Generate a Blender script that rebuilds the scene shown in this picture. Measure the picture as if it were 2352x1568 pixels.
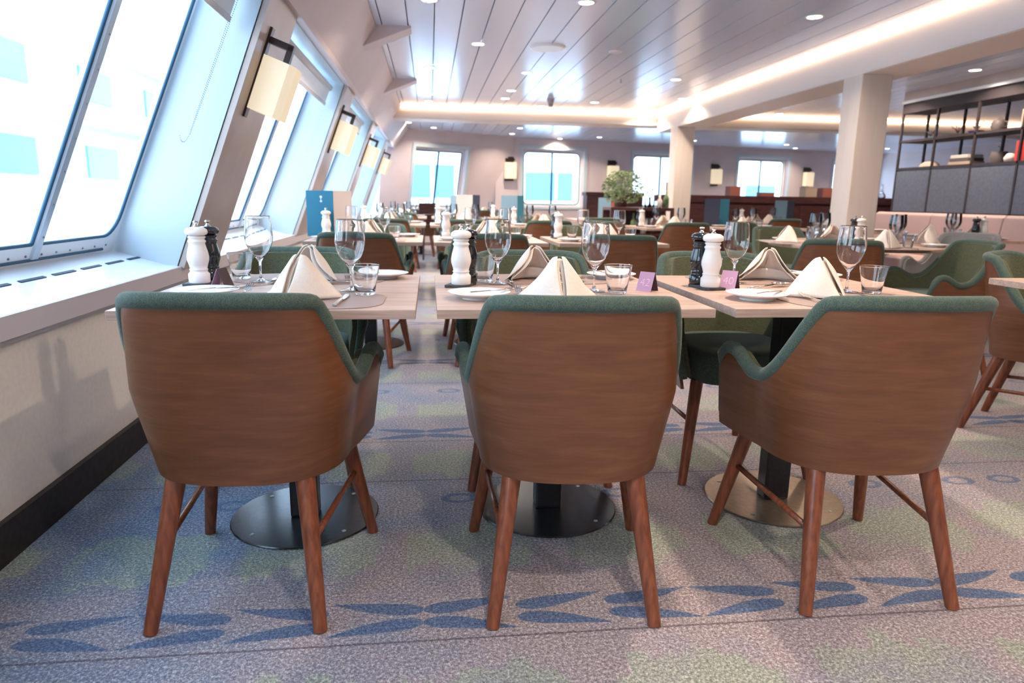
import bpy, bmesh, math, random
from mathutils import Vector, Matrix
random.seed(7)
PI = math.pi
for o in list(bpy.data.objects): bpy.data.objects.remove(o)
S = bpy.context.scene
COL = S.collection

# ------------------------------------------------------------------ camera, sky, exposure
FOC, YAW, PITCH, ROLL, CH = 1578.994, 0.1203, 0.2048, 0.0161, 1.0262
cam = bpy.data.cameras.new('camera'); camo = bpy.data.objects.new('camera', cam); COL.objects.link(camo)
f = Vector((math.sin(YAW)*math.cos(PITCH), math.cos(YAW)*math.cos(PITCH), -math.sin(PITCH)))
r = Vector((math.cos(YAW), -math.sin(YAW), 0)); u = r.cross(f)
r2 = r*math.cos(ROLL)+u*math.sin(ROLL); u2 = -r*math.sin(ROLL)+u*math.cos(ROLL)
M = Matrix(((r2.x, u2.x, -f.x, 0), (r2.y, u2.y, -f.y, 0), (r2.z, u2.z, -f.z, CH), (0, 0, 0, 1)))
camo.matrix_world = M
cam.sensor_width = 36; cam.lens = FOC/2352*36; cam.clip_start = .05; cam.clip_end = 300
cam.dof.use_dof = True; cam.dof.focus_distance = 2.0; cam.dof.aperture_fstop = 3.6
S.camera = camo
S.view_settings.view_transform = 'Standard'; S.view_settings.look = 'None'
S.view_settings.exposure = 1.0; S.view_settings.gamma = 1; S.view_settings.use_curve_mapping = False
W = bpy.data.worlds.new('sky'); S.world = W; W.use_nodes = True
wn = W.node_tree; bg = wn.nodes['Background']
wtc = wn.nodes.new('ShaderNodeTexCoord'); wsep = wn.nodes.new('ShaderNodeSeparateXYZ'); wr = wn.nodes.new('ShaderNodeValToRGB')
wn.links.new(wtc.outputs['Generated'], wsep.inputs[0]); wn.links.new(wsep.outputs['Z'], wr.inputs[0])
wr.color_ramp.elements[0].position = 0.0; wr.color_ramp.elements[0].color = (.82, .91, 1, 1)
wr.color_ramp.elements[1].position = .6; wr.color_ramp.elements[1].color = (.60, .79, 1, 1)
wn.links.new(wr.outputs[0], bg.inputs['Color']); bg.inputs['Strength'].default_value = 3.6
P_DOWN, P_STRIP, P_SHADE = 9.5, 6.5, .90

# ------------------------------------------------------------------ mesh helpers
class MB:
    def __init__(s): s.v = []; s.f = []
    def add(s, vs, fs):
        n = len(s.v); s.v += [tuple(p) for p in vs]; s.f += [tuple(i+n for i in q) for q in fs]; return s
    def box(s, c, d, rz=0, M=None):
        hx, hy, hz = d[0]/2, d[1]/2, d[2]/2; vs = []
        for z in (-hz, hz):
            for x, y in ((-hx, -hy), (hx, -hy), (hx, hy), (-hx, hy)):
                p = Vector((x, y, z))
                if rz: p = Matrix.Rotation(rz, 3, 'Z') @ p
                if M: p = M @ p
                vs.append(p+Vector(c))
        return s.add(vs, [(3, 2, 1, 0), (4, 5, 6, 7), (0, 1, 5, 4), (1, 2, 6, 5), (2, 3, 7, 6), (3, 0, 4, 7)])
    def tube(s, pts, rad, n=10, caps=True, closed=False):
        pts = [Vector(p) for p in pts]; N = len(pts)
        R = rad if isinstance(rad, (list, tuple)) else [rad]*N
        up = None; vs = []
        for i, p in enumerate(pts):
            a = pts[(i-1) % N] if (closed or i > 0) else p
            b = pts[(i+1) % N] if (closed or i < N-1) else p
            t = (b-a).normalized()
            if up is None: up = Vector((0, 0, 1)) if abs(t.z) < .9 else Vector((1, 0, 0))
            x = t.cross(up)
            if x.length < 1e-6: x = t.orthogonal()
            x.normalize(); y = x.cross(t).normalized(); up = y
            for k in range(n):
                q = 2*PI*k/n; vs.append(p+x*math.cos(q)*R[i]+y*math.sin(q)*R[i])
        fs = []
        for i in range(N if closed else N-1):
            j = (i+1) % N
            for k in range(n):
                l = (k+1) % n; fs.append((i*n+k, i*n+l, j*n+l, j*n+k))
        if caps and not closed:
            fs.append(tuple(range(n-1, -1, -1))); fs.append(tuple((N-1)*n+k for k in range(n)))
        return s.add(vs, fs)
    def lathe(s, prof, n=24, c=(0, 0, 0)):
        vs = []; fs = []; idx = []
        for (r_, z) in prof:
            if r_ < 1e-6: idx.append([len(vs)]); vs.append((c[0], c[1], c[2]+z))
            else:
                idx.append(list(range(len(vs), len(vs)+n)))
                for k in range(n): vs.append((c[0]+r_*math.cos(2*PI*k/n), c[1]+r_*math.sin(2*PI*k/n), c[2]+z))
        for a, b in zip(idx[:-1], idx[1:]):
            for k in range(n):
                l = (k+1) % n
                if len(a) == 1 and len(b) == 1: continue
                if len(a) == 1: fs.append((a[0], b[l], b[k]))
                elif len(b) == 1: fs.append((a[k], a[l], b[0]))
                else: fs.append((a[k], a[l], b[l], b[k]))
        return s.add(vs, fs)
    def grid(s, fn, nu, nv, closeu=False):
        vs = [fn(i/(nu if closeu else nu-1), j/(nv-1)) for i in range(nu) for j in range(nv)]
        fs = []
        for i in range(nu if closeu else nu-1):
            k = (i+1) % nu
            for j in range(nv-1): fs.append((i*nv+j, k*nv+j, k*nv+j+1, i*nv+j+1))
        return s.add(vs, fs)
    def prism(s, poly, z0, z1, axis='z'):
        n = len(poly); vs = []
        for z in (z0, z1):
            for (a, b) in poly:
                vs.append({'z': (a, b, z), 'y': (a, z, b), 'x': (z, a, b)}[axis])
        return s.add(vs, [tuple(range(n-1, -1, -1)), tuple(range(n, 2*n))]+[(i, (i+1) % n, n+(i+1) % n, n+i) for i in range(n)])
    def build(s, name, mat, parent=None, smooth=False, bevel=0, solid=0, sub=0, off=0, label=None, ang=None):
        me = bpy.data.meshes.new(name); me.from_pydata(s.v, [], s.f)
        bm = bmesh.new(); bm.from_mesh(me)
        if s.f: bmesh.ops.recalc_face_normals(bm, faces=bm.faces)
        if bevel: bmesh.ops.bevel(bm, geom=bm.edges[:], offset=bevel, segments=2, affect='EDGES', profile=.6, clamp_overlap=True)
        bm.to_mesh(me); bm.free()
        me.materials.append(mat)
        if smooth:
            for p in me.polygons: p.use_smooth = True
            if ang is not None:
                try: me.set_sharp_from_angle(angle=ang)
                except Exception: pass
        o = bpy.data.objects.new(name, me); COL.objects.link(o)
        if parent: o.parent = parent
        if solid:
            m = o.modifiers.new('thickness', 'SOLIDIFY'); m.thickness = solid; m.offset = off
        if sub:
            m = o.modifiers.new('smooth', 'SUBSURF'); m.levels = sub; m.render_levels = sub
        if label: o['label'] = label
        return o
def tag(o, label=None, cat=None, group=None, kind=None):
    for k, v in (('label', label), ('category', cat), ('group', group), ('kind', kind)):
        if v: o[k] = v
    return o
def empty(name, loc=(0, 0, 0), rz=0):
    o = bpy.data.objects.new(name, None); COL.objects.link(o); o.empty_display_size = .05
    o.location = loc; o.rotation_euler = (0, 0, rz); return o
def copy_tree(o, parent=None):
    c = o.copy(); COL.objects.link(c)
    if parent: c.parent = parent
    for ch in [k for k in o.children]: copy_tree(ch, c)
    return c
PROTO = {}
def put(key, builder, loc, rz, label, cat, group=None):
    """first use builds the thing, later uses copy it with its parts"""
    if key not in PROTO: PROTO[key] = o = builder()
    else: o = copy_tree(PROTO[key])
    o.location = loc; o.rotation_euler = (0, 0, rz)
    for k in ('group',):
        if k in o.keys(): del o[k]
    return tag(o, label, cat, group)
def struct(o): o['kind'] = 'structure'; return o

# ------------------------------------------------------------------ material helpers
def mat(name, color, rough=.5, metal=0, spec=.5, emit=None, es=0, sheen=0, coat=0, trans=0, ior=1.45):
    m = bpy.data.materials.new(name); m.use_nodes = True; b = m.node_tree.nodes['Principled BSDF']
    b.inputs['Base Color'].default_value = (*color, 1); b.inputs['Roughness'].default_value = rough
    b.inputs['Metallic'].default_value = metal; b.inputs['Specular IOR Level'].default_value = spec
    b.inputs['IOR'].default_value = ior
    if emit: b.inputs['Emission Color'].default_value = (*emit, 1); b.inputs['Emission Strength'].default_value = es
    if sheen: b.inputs['Sheen Weight'].default_value = sheen; b.inputs['Sheen Roughness'].default_value = .4
    if coat: b.inputs['Coat Weight'].default_value = coat; b.inputs['Coat Roughness'].default_value = .15
    if trans: b.inputs['Transmission Weight'].default_value = trans
    return m
class E:
    """tiny expression builder over shader math nodes"""
    nt = None
    def __init__(s, v): s.v = v
    @staticmethod
    def op(o, *a):
        n = E.nt.nodes.new('ShaderNodeMath'); n.operation = o
        for i, x in enumerate(a):
            x = x.v if isinstance(x, E) else x
            if isinstance(x, (int, float)): n.inputs[i].default_value = x
            else: E.nt.links.new(x, n.inputs[i])
        return E(n.outputs[0])
    def __add__(s, o): return E.op('ADD', s, o)
    __radd__ = __add__
    def __sub__(s, o): return E.op('SUBTRACT', s, o)
    def __rsub__(s, o): return E.op('SUBTRACT', o, s)
    def __mul__(s, o): return E.op('MULTIPLY', s, o)
    __rmul__ = __mul__
    def __truediv__(s, o): return E.op('DIVIDE', s, o)
    def __pow__(s, o): return E.op('POWER', s, o)
    def abs(s): return E.op('ABSOLUTE', s)
    def floor(s): return E.op('FLOOR', s)
    def frac(s): return E.op('FRACT', s)
    def sin(s): return E.op('SINE', s)
    def sqrt(s): return E.op('SQRT', s)
    def lt(s, o, w=.004):     # soft less-than
        n = E.nt.nodes.new('ShaderNodeMapRange'); n.interpolation_type = 'SMOOTHSTEP'
        d = s-o; E.nt.links.new(d.v, n.inputs[0])
        n.inputs[1].default_value = -w; n.inputs[2].default_value = w; n.inputs[3].default_value = 1; n.inputs[4].default_value = 0
        return E(n.outputs[0])
def mn(a, b): return E.op('MINIMUM', a, b)
def mx(a, b): return E.op('MAXIMUM', a, b)
def nodes(m):
    E.nt = m.node_tree; return m.node_tree, m.node_tree.nodes['Principled BSDF']
def coord(nt, kind='Object', scale=(1, 1, 1), rot=(0, 0, 0)):
    t = nt.nodes.new('ShaderNodeTexCoord'); mp = nt.nodes.new('ShaderNodeMapping')
    mp.inputs['Scale'].default_value = scale; mp.inputs['Rotation'].default_value = rot
    nt.links.new(t.outputs[kind], mp.inputs[0]); return mp.outputs[0]
def noise(nt, co, scale, detail=3, rough=.5, dist=0):
    n = nt.nodes.new('ShaderNodeTexNoise'); n.inputs['Scale'].default_value = scale; n.inputs['Detail'].default_value = detail
    n.inputs['Roughness'].default_value = rough; n.inputs['Distortion'].default_value = dist
    nt.links.new(co, n.inputs['Vector']); return n.outputs['Fac']
def ramp(nt, fac, stops):
    n = nt.nodes.new('ShaderNodeValToRGB'); e = n.color_ramp.elements
    while len(e) < len(stops): e.new(.5)
    for k, (p, c) in enumerate(stops): e[k].position = p; e[k].color = (*c, 1)
    nt.links.new(fac.v if isinstance(fac, E) else fac, n.inputs[0]); return n.outputs[0]
def mix(nt, fac, a, b, mode='MIX'):
    n = nt.nodes.new('ShaderNodeMix'); n.data_type = 'RGBA'; n.blend_type = mode
    for i, x in ((0, fac), (6, a), (7, b)):
        x = x.v if isinstance(x, E) else x
        if isinstance(x, tuple): n.inputs[i].default_value = (*x, 1)
        elif isinstance(x, (int, float)): n.inputs[i].default_value = x
        else: nt.links.new(x, n.inputs[i])
    return n.outputs[2]
def bump(nt, b, h, strength=.3, dist=.002):
    n = nt.nodes.new('ShaderNodeBump'); n.inputs['Strength'].default_value = strength; n.inputs['Distance'].default_value = dist
    nt.links.new(h.v if isinstance(h, E) else h, n.inputs['Height']); nt.links.new(n.outputs[0], b.inputs['Normal'])

# ------------------------------------------------------------------ materials
def m_carpet():
    m = mat('woven_carpet', (.3, .28, .3), .95, spec=.15, sheen=.3); nt, b = nodes(m)
    geo = nt.nodes.new('ShaderNodeNewGeometry'); pos = geo.outputs['Position']
    sp = nt.nodes.new('ShaderNodeSeparateXYZ'); nt.links.new(pos, sp.inputs[0]); x, y = E(sp.outputs[0]), E(sp.outputs[1])
    wob = E(noise(nt, pos, 9, 2))-.5
    big = E(noise(nt, pos, 1.1, 2)); mid = E(noise(nt, pos, 4.5, 3))
    # weave: fine streaks both ways
    c1 = coord(nt, 'Object', (160, 420, 1)); c2 = coord(nt, 'Object', (420, 160, 1))
    w = E(noise(nt, c1, 1, 2))*.5+E(noise(nt, c2, 1, 2))*.5
    w2 = E(noise(nt, pos, 120, 2, .7))
    fleck = w*.55+w2*.45
    base = ramp(nt, fleck, [(.36, (.10, .072, .080)), (.50, (.30, .24, .245)), (.62, (.66, .58, .56))])
    Pd = 1.37
    v = ((y-1.56)/Pd+.5).frac()*Pd-Pd*.5          # 0 on a leaf row
    cool = ramp(nt, fleck, [(.36, (.03, .065, .12)), (.50, (.11, .17, .27)), (.62, (.36, .45, .55))])
    # denim blue yarn between leaf rows; window-side blue paints in the cool daylight cast
    band = ((((v.abs()-.58).abs())/.34).lt(1, .9))*.35+(mid-.5)*1.2+((x+.1)/.75).lt(-.15, 1.4)*.85-.16
    band = mn(mx(band, 0.0), 1.0)
    col = mix(nt, band, base, cool)
    # green tufts between
    cell = (x/.47+.25).frac()
    tr = (cell-.5).abs()*2
    stp = ((x/.055).floor()*.618).frac()*.06
    gd = (v.abs()-.345).abs()
    gm = gd.lt(.055+.07*(1-tr)+stp+wob*.14, .012)*(tr.lt(.8, .08))
    green = ramp(nt, fleck, [(.36, (.09, .12, .085)), (.50, (.25, .31, .22)), (.62, (.55, .61, .45))])
    col = mix(nt, gm*.6*(mid.lt(.62, .2)), col, green)
    # leaf pairs
    lx = x/.235+.1; k = lx.floor(); uu = lx.frac()
    flip = ((k/3).floor()*.5).frac()*2          # 0 or 1
    uu = uu*(1-flip)+(1-uu)*flip
    cy = .027+.042*(uu**1.6); ww = .026*((((uu**.55)*PI).sin())**.8)-.001
    leaf = ((v.abs()+wob*.008-cy).abs()).lt(ww, .002)
    navy = ramp(nt, fleck, [(.36, (.014, .042, .11)), (.50, (.045, .095, .20)), (.62, (.14, .22, .35))])
    col = mix(nt, leaf*.85, col, navy)
    # rings half way between
    v2 = (v.abs()-.685).abs(); rx = ((x/.19).frac()-.5)*.19; rr = (rx*rx*.55+v2*v2*1.5).sqrt()
    ring = ((rr-.038).abs()).lt(.010, .003)*(((x/.19).floor()*.4).frac()).lt(.5, .01)
    col = mix(nt, ring*.7, col, navy)
    # seams of the woven strips
    seam = mn((v.abs()-.100).abs(), ((v.abs()-.52)).abs()).lt(.0035, .002)
    seam = seam*(v.lt(0.0, .01))
    col = mix(nt, seam*.6, col, (.03, .015, .03))
    nt.links.new(col, b.inputs['Base Color']); bump(nt, b, fleck, .55, .004)
    return m
def m_shell():
    m = mat('walnut_ply', (.2, .08, .04), .30, spec=.55); nt, b = nodes(m)
    co = coord(nt, 'Object', (1.2, 1.2, 9)); n = noise(nt, co, 3.2, 4, .6, .8); fine = noise(nt, coord(nt, 'Object', (5, 5, 60)), 3, 3)
    c = ramp(nt, n, [(.3, (.125, .046, .020)), (.55, (.172, .066, .029)), (.75, (.220, .090, .042))])
    c = mix(nt, .25, c, ramp(nt, fine, [(.3, (.10, .036, .016)), (.7, (.21, .085, .04))]))
    nt.links.new(c, b.inputs['Base Color']); return m
def m_leg():
    m = mat('stained_leg_wood', (.2, .06, .03), .28, spec=.55); nt, b = nodes(m)
    n = noise(nt, coord(nt, 'Object', (30, 30, 2)), 3, 3)
    nt.links.new(ramp(nt, n, [(.3, (.13, .036, .018)), (.7, (.27, .085, .040))]), b.inputs['Base Color']); return m
def m_fabric(name, a, c, d=None, scale=330):
    m = mat(name, a, .9, spec=.2, sheen=.22); nt, b = nodes(m)
    co = coord(nt, 'Object', (1, 1, 1), (.6, .5, .78))
    vo = nt.nodes.new('ShaderNodeTexVoronoi'); vo.inputs['Scale'].default_value = scale; vo.inputs['Randomness'].default_value = .55; nt.links.new(co, vo.inputs['Vector'])
    n = noise(nt, co, 90, 2)
    f1 = E(vo.outputs['Distance'])*.9+E(n)*.35
    nt.links.new(ramp(nt, f1, [(.2, a), (.75, c)]), b.inputs['Base Color']); bump(nt, b, f1, .5, .0015); return m
def m_table():
    m = mat('limed_oak_laminate', (.6, .45, .38), .42, spec=.45); nt, b = nodes(m)
    n = noise(nt, coord(nt, 'Object', (3, 70, 70)), 2.2, 4, .6, .3); n2 = noise(nt, coord(nt, 'Object', (1, 16, 16)), 2, 2)
    c = ramp(nt, n, [(.3, (.31, .195, .145)), (.5, (.46, .315, .25)), (.72, (.60, .44, .36))])
    c = mix(nt, .3, c, ramp(nt, n2, [(.35, (.42, .29, .23)), (.65, (.68, .53, .45))]))
    nt.links.new(c, b.inputs['Base Color']); return m
def m_noisy(name, a, c, scale=8, rough=.5, metal=0, spec=.5, bumpv=0, sc=(1, 1, 1)):
    m = mat(name, a, rough, metal, spec); nt, b = nodes(m)
    n = noise(nt, coord(nt, 'Object', sc), scale, 3); nt.links.new(ramp(nt, n, [(.35, a), (.65, c)]), b.inputs['Base Color'])
    if bumpv: bump(nt, b, n, bumpv)
    return m
def m_pane(name='window_glass', frost=False):
    m = bpy.data.materials.new(name); m.use_nodes = True; nt = m.node_tree; nt.nodes.clear(); E.nt = nt
    out = nt.nodes.new('ShaderNodeOutputMaterial'); tr = nt.nodes.new('ShaderNodeBsdfTransparent'); gl = nt.nodes.new('ShaderNodeBsdfGlossy')
    tr.inputs[0].default_value = (.93, .97, 1, 1); gl.inputs['Roughness'].default_value = .02
    fr = nt.nodes.new('ShaderNodeFresnel'); fr.inputs[0].default_value = 1.35; gb = nt.nodes.new('ShaderNodeNewGeometry'); ff = E(fr.outputs[0])*(1-E(gb.outputs['Backfacing']))*.6
    ms = nt.nodes.new('ShaderNodeMixShader'); nt.links.new(ff.v, ms.inputs[0]); nt.links.new(tr.outputs[0], ms.inputs[1]); nt.links.new(gl.outputs[0], ms.inputs[2])
    last = ms
    if frost:    # breath of condensation and salt on the lower glass
        tl = nt.nodes.new('ShaderNodeBsdfTranslucent'); tl.inputs[0].default_value = (.85, .93, 1, 1)
        geo = nt.nodes.new('ShaderNodeNewGeometry'); sp = nt.nodes.new('ShaderNodeSeparateXYZ'); nt.links.new(geo.outputs['Position'], sp.inputs[0])
        n = E(noise(nt, geo.outputs['Position'], 9, 5, .7)); z = E(sp.outputs[2])
        fac = mn(mx((z-.95).lt(n*.35-.17, .10)*.40, 0.0), 1.0)
        m2 = nt.nodes.new('ShaderNodeMixShader'); nt.links.new(fac.v, m2.inputs[0]); nt.links.new(ms.outputs[0], m2.inputs[1]); nt.links.new(tl.outputs[0], m2.inputs[2]); last = m2
    nt.links.new(last.outputs[0], out.inputs[0]); return m
def m_thin():
    m = bpy.data.materials.new('thin_glass'); m.use_nodes = True; nt = m.node_tree; nt.nodes.clear()
    out = nt.nodes.new('ShaderNodeOutputMaterial'); tr = nt.nodes.new('ShaderNodeBsdfTransparent'); gl = nt.nodes.new('ShaderNodeBsdfGlossy')
    tr.inputs[0].default_value = (.90, .93, .96, 1); gl.inputs['Roughness'].default_value = .03
    lw = nt.nodes.new('ShaderNodeLayerWeight'); lw.inputs[0].default_value = .42
    ms = nt.nodes.new('ShaderNodeMixShader'); nt.links.new(lw.outputs['Fresnel'], ms.inputs[0]); nt.links.new(tr.outputs[0], ms.inputs[1]); nt.links.new(gl.outputs[0], ms.inputs[2])
    nt.links.new(ms.outputs[0], out.inputs[0]); return m
MT = dict(
    carpet=m_carpet(), shell=m_shell(), leg=m_leg(), table=m_table(),
    fabric=m_fabric('teal_olive_weave', (.010, .050, .075), (.100, .130, .092)),
    fabric_in=m_fabric('olive_teal_weave', (.025, .042, .038), (.12, .125, .068), scale=300),
    grey_fabric=m_fabric('grey_weave', (.16, .16, .165), (.33, .32, .32)),
    wall=m_noisy('painted_wall', (.62, .53, .545), (.65, .565, .575), 3, .5),
    wallbeige=m_noisy('lower_wall_panel', (.84, .77, .69), (.88, .82, .74), 60, .6, bumpv=.08),
    white=mat('white_enamel', (.82, .86, .90), .3), reveal=mat('pale_grp_lining', (.52, .61, .67), .35),
    sill=mat('sill_laminate', (.72, .76, .80), .3), silledge=mat('sill_edge', (.66, .60, .62), .35),
    pier=m_noisy('pier_panel', (.50, .42, .38), (.56, .47, .43), 5, .35), pieredge=mat('pier_edge_strip', (.62, .56, .55), .2),
    base=m_noisy('black_rubber_skirting', (.016, .013, .013), (.03, .026, .026), 40, .6),
    gasket=mat('rubber_gasket', (.02, .09, .16), .5), alu=mat('anodised_frame', (.50, .56, .62), .35, .5),
    screw=mat('screw_steel', (.35, .38, .42), .3, .9), dark=mat('dark_slot', (.02, .04, .08), .6),
    ceil=mat('lacquered_ceiling', (.70, .80, .98), .19, .30), groove=mat('ceiling_groove', (.10, .12, .16), .7),
    beam=mat('painted_beam', (.74, .67, .62), .5), lens=mat('lamp_lens', (1, 1, 1), .5, emit=(1, .9, .74), es=14),
    lensoff=mat('lamp_lens_off', (.85, .72, .66), .4), ring=mat('lamp_ring', (.85, .85, .86), .3),
    strip=mat('led_strip', (1, 1, 1), .5, emit=(1, .66, .42), es=P_STRIP),
    shade=None, bronze=mat('bronze_metal', (.055, .04, .038), .35, .6), plate_m=mat('satin_plate', (.40, .42, .50), .3, .7),
    discm=m_noisy('dark_steel_disc', (.07, .08, .09), (.09, .10, .115), 70, .24, .8),
    blackm=m_noisy('black_powder_coat', (.012, .012, .014), (.02, .02, .024), 90, .28, 0, .6),
    diskbronze=m_noisy('brushed_bronze_plate', (.30, .24, .18), (.36, .29, .22), 70, .30, .75),
    china=mat('white_china', (.86, .84, .82), .12), millwhite=mat('white_lacquered_wood', (.84, .81, .78), .22),
    millblack=mat('black_lacquered_wood', (.012, .015, .02), .08, coat=.6), chrome=mat('polished_steel', (.75, .72, .68), .12, 1),
    slate=m_noisy('slate', (.035, .035, .04), (.07, .07, .075), 50, .55, bumpv=.3),
    mat_=mat('brown_leather_mat', (.34, .245, .215), .45), linen=m_noisy('linen', (.76, .66, .58), (.80, .71, .63), 220, .85, bumpv=.2),
    glass=mat('clear_glass', (1, 1, 1), 0, trans=1, ior=1.46), thin=m_thin(), pane=m_pane(), panefrost=m_pane('misted_window_glass', True),
    lilac=mat('lilac_card', (.50, .31, .48), .6), cardback=mat('dark_card', (.07, .045, .05), .6), cardink=mat('pale_print', (.72, .52, .70), .6),
    menublue=mat('petrol_blue_card', (.03, .20, .31), .55), menugrey=mat('pale_card', (.60, .56, .56), .6), menunavy=mat('navy_card', (.04, .055, .10), .6),
    white_ink=mat('white_print', (.85, .9, .95), .6),
    pillar=m_noisy('pillar_laminate', (.66, .58, .52), (.70, .62, .56), 20, .5, sc=(1, 1, .1)),
    shelfm=mat('dark_shelf_metal', (.05, .04, .045), .5, .2), shelfpanel=m_noisy('slate_blue_panel', (.105, .125, .17), (.13, .15, .20), 30, .6),
    leather=mat('rose_beige_leather', (.50, .36, .345), .5), darkwood=m_noisy('dark_red_wood', (.055, .02, .022), (.085, .032, .032), 6, .4, sc=(1, 1, 6)),
    leaf=m_noisy('leaf_green', (.05, .12, .05), (.26, .33, .16), 14, .6), pot=mat('brown_pot', (.12, .05, .04), .5),
    red=mat('red_book', (.62, .05, .05), .5), tan=mat('kraft_board', (.50, .38, .30), .7), stone=mat('stoneware', (.12, .10, .10), .5), creamo=mat('cream_ceramic', (.70, .64, .6), .4),
    terracotta=mat('terracotta_box', (.36, .12, .09), .6), purple=mat('violet_glaze', (.13, .09, .25), .4),
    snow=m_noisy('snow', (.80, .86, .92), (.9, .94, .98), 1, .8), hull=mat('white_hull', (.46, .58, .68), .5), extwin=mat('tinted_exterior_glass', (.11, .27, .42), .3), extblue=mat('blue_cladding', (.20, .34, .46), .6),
    blind=mat('roller_blind_box', (.72, .76, .80), .5), detector=mat('detector_grey', (.35, .33, .36), .5),
)
def m_shade():
    m = mat('linen_lamp_shade', (.55, .46, .34), .8); nt, b = nodes(m)
    n = E(noise(nt, coord(nt, 'Object', (1, 1, 14)), 40, 2))
    nt.links.new(ramp(nt, n, [(.3, (1, .80, .53)), (.7, (1, .86, .64))]), b.inputs['Emission Color'])
    b.inputs['Emission Strength'].default_value = P_SHADE*.36; return m
MT['shade'] = m_shade()

# ------------------------------------------------------------------ the room
ZC = 2.30
def wx(z):                      # inner face of the leaning window wall
    return -1.18+.383*(z-.69) if z <= 1.98 else -.686+.72*(z-1.98)
def gx(z): return -1.47+.42*(z-.77)      # plane of the glass
YB, YF = -3.0, 14.3
MB().box((5.0, 7.2, -.05), (13.4, 22.0, .1)).build('floor', MT['carpet'])
struct(bpy.data.objects['floor'])
# ceiling: lacquered planks on a dark backing
mb = MB()
x = -.64-.196/2
while x < 11.6:
    mb.box((x+.098, 7.0, ZC+.01), (.188, 21.0, .02)); x += .196
ce = struct(mb.build('ceiling', MT['ceil']))
MB().box((5.2, 7.0, ZC+.05), (13.2, 21.0, .05)).build('groove_backing', MT['groove'], ce, label='dark gap between the ceiling planks')
# left wall
PIERS = [(3.40+2.8*k, 3.95+2.8*k) for k in range(-3, 4)]
mb = MB().box((-1.23, (YB+YF)/2, .31), (.06, YF-YB, .62))
lw = struct(mb.build('wall_left', MT['wallbeige']))
bb = struct(MB().box((-1.192, (YB+YF)/2, .06), (.022, YF-YB, .12)).build('baseboard_left', MT['base'], bevel=.003))
mb = MB()
for z0, z1 in ((1.94, 1.98), (1.98, ZC+.02)):
    mb.add([(wx(z0), YB, z0), (wx(z0), YF, z0), (wx(z1), YF, z1), (wx(z1), YB, z1)], [(0, 1, 2, 3)])
mb.add([(wx(.60), PIERS[-1][1], .60), (wx(.60), YF, .60), (wx(1.94), YF, 1.94), (wx(1.94), PIERS[-1][1], 1.94)], [(0, 1, 2, 3)]) if False else None
mb.build('upper_wall', MT['wall'], lw, solid=.06, off=-1, label='pinkish painted wall above the windows')
for y0, y1 in PIERS:
    mb = MB(); mb.add([(wx(.69), y0, .69), (wx(.69), y1, .69), (wx(1.94), y1, 1.94), (wx(1.94), y0, 1.94)], [(0, 1, 2, 3)])
    pr = mb.build('pier_panel', MT['pier'], lw, solid=.03, off=-1, label='warm brown panel between two slanted windows')
    mb = MB()
    for yy in (y0+.012, y1-.012, y1-.10):
        w_ = .012 if yy != y1-.10 else .003
        mb.add([(wx(z)+dx, yy+dy, z) for z in (.69, 1.94) for dx, dy in ((.004, -w_), (.004, w_), (-.03, w_), (-.03, -w_))], [(0, 1, 5, 4), (1, 2, 6, 5), (2, 3, 7, 6), (3, 0, 4, 7)])
    mb.build('edge_strip', MT['pieredge'], pr)
# sill, one long shelf with the vent slots
poly = [(-1.165, .62), (-1.165, .69), (-1.23, .697), (-1.50, .775), (-1.62, .775), (-1.62, .62)]
sl = struct(MB().prism(poly, YB, YF, 'y').build('trim_1', MT['sill'], bevel=.004))
MB().box((-1.163, (YB+YF)/2, .655), (.006, YF-YB, .066)).build('sill_edge', MT['silledge'], sl)
mb = MB()
y = -1.9
while y < 12:
    k = (y-1.15) % 2.8
    if .12 < k < 2.2: mb.box((-1.345, y, .7325), (.014, .155, .002), M=Matrix.Rotation(math.atan(.078/.27), 3, 'Y'))
    y += .21
mb.build('vent_slots', MT['dark'], sl)
mb = MB()   # rounded moulding where the sill meets the lower wall
mb.tube([(-1.19, YB, .612), (-1.19, YF, .612)], .012, 8)
mb.build('sill_moulding', MT['pieredge'], sl)
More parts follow.
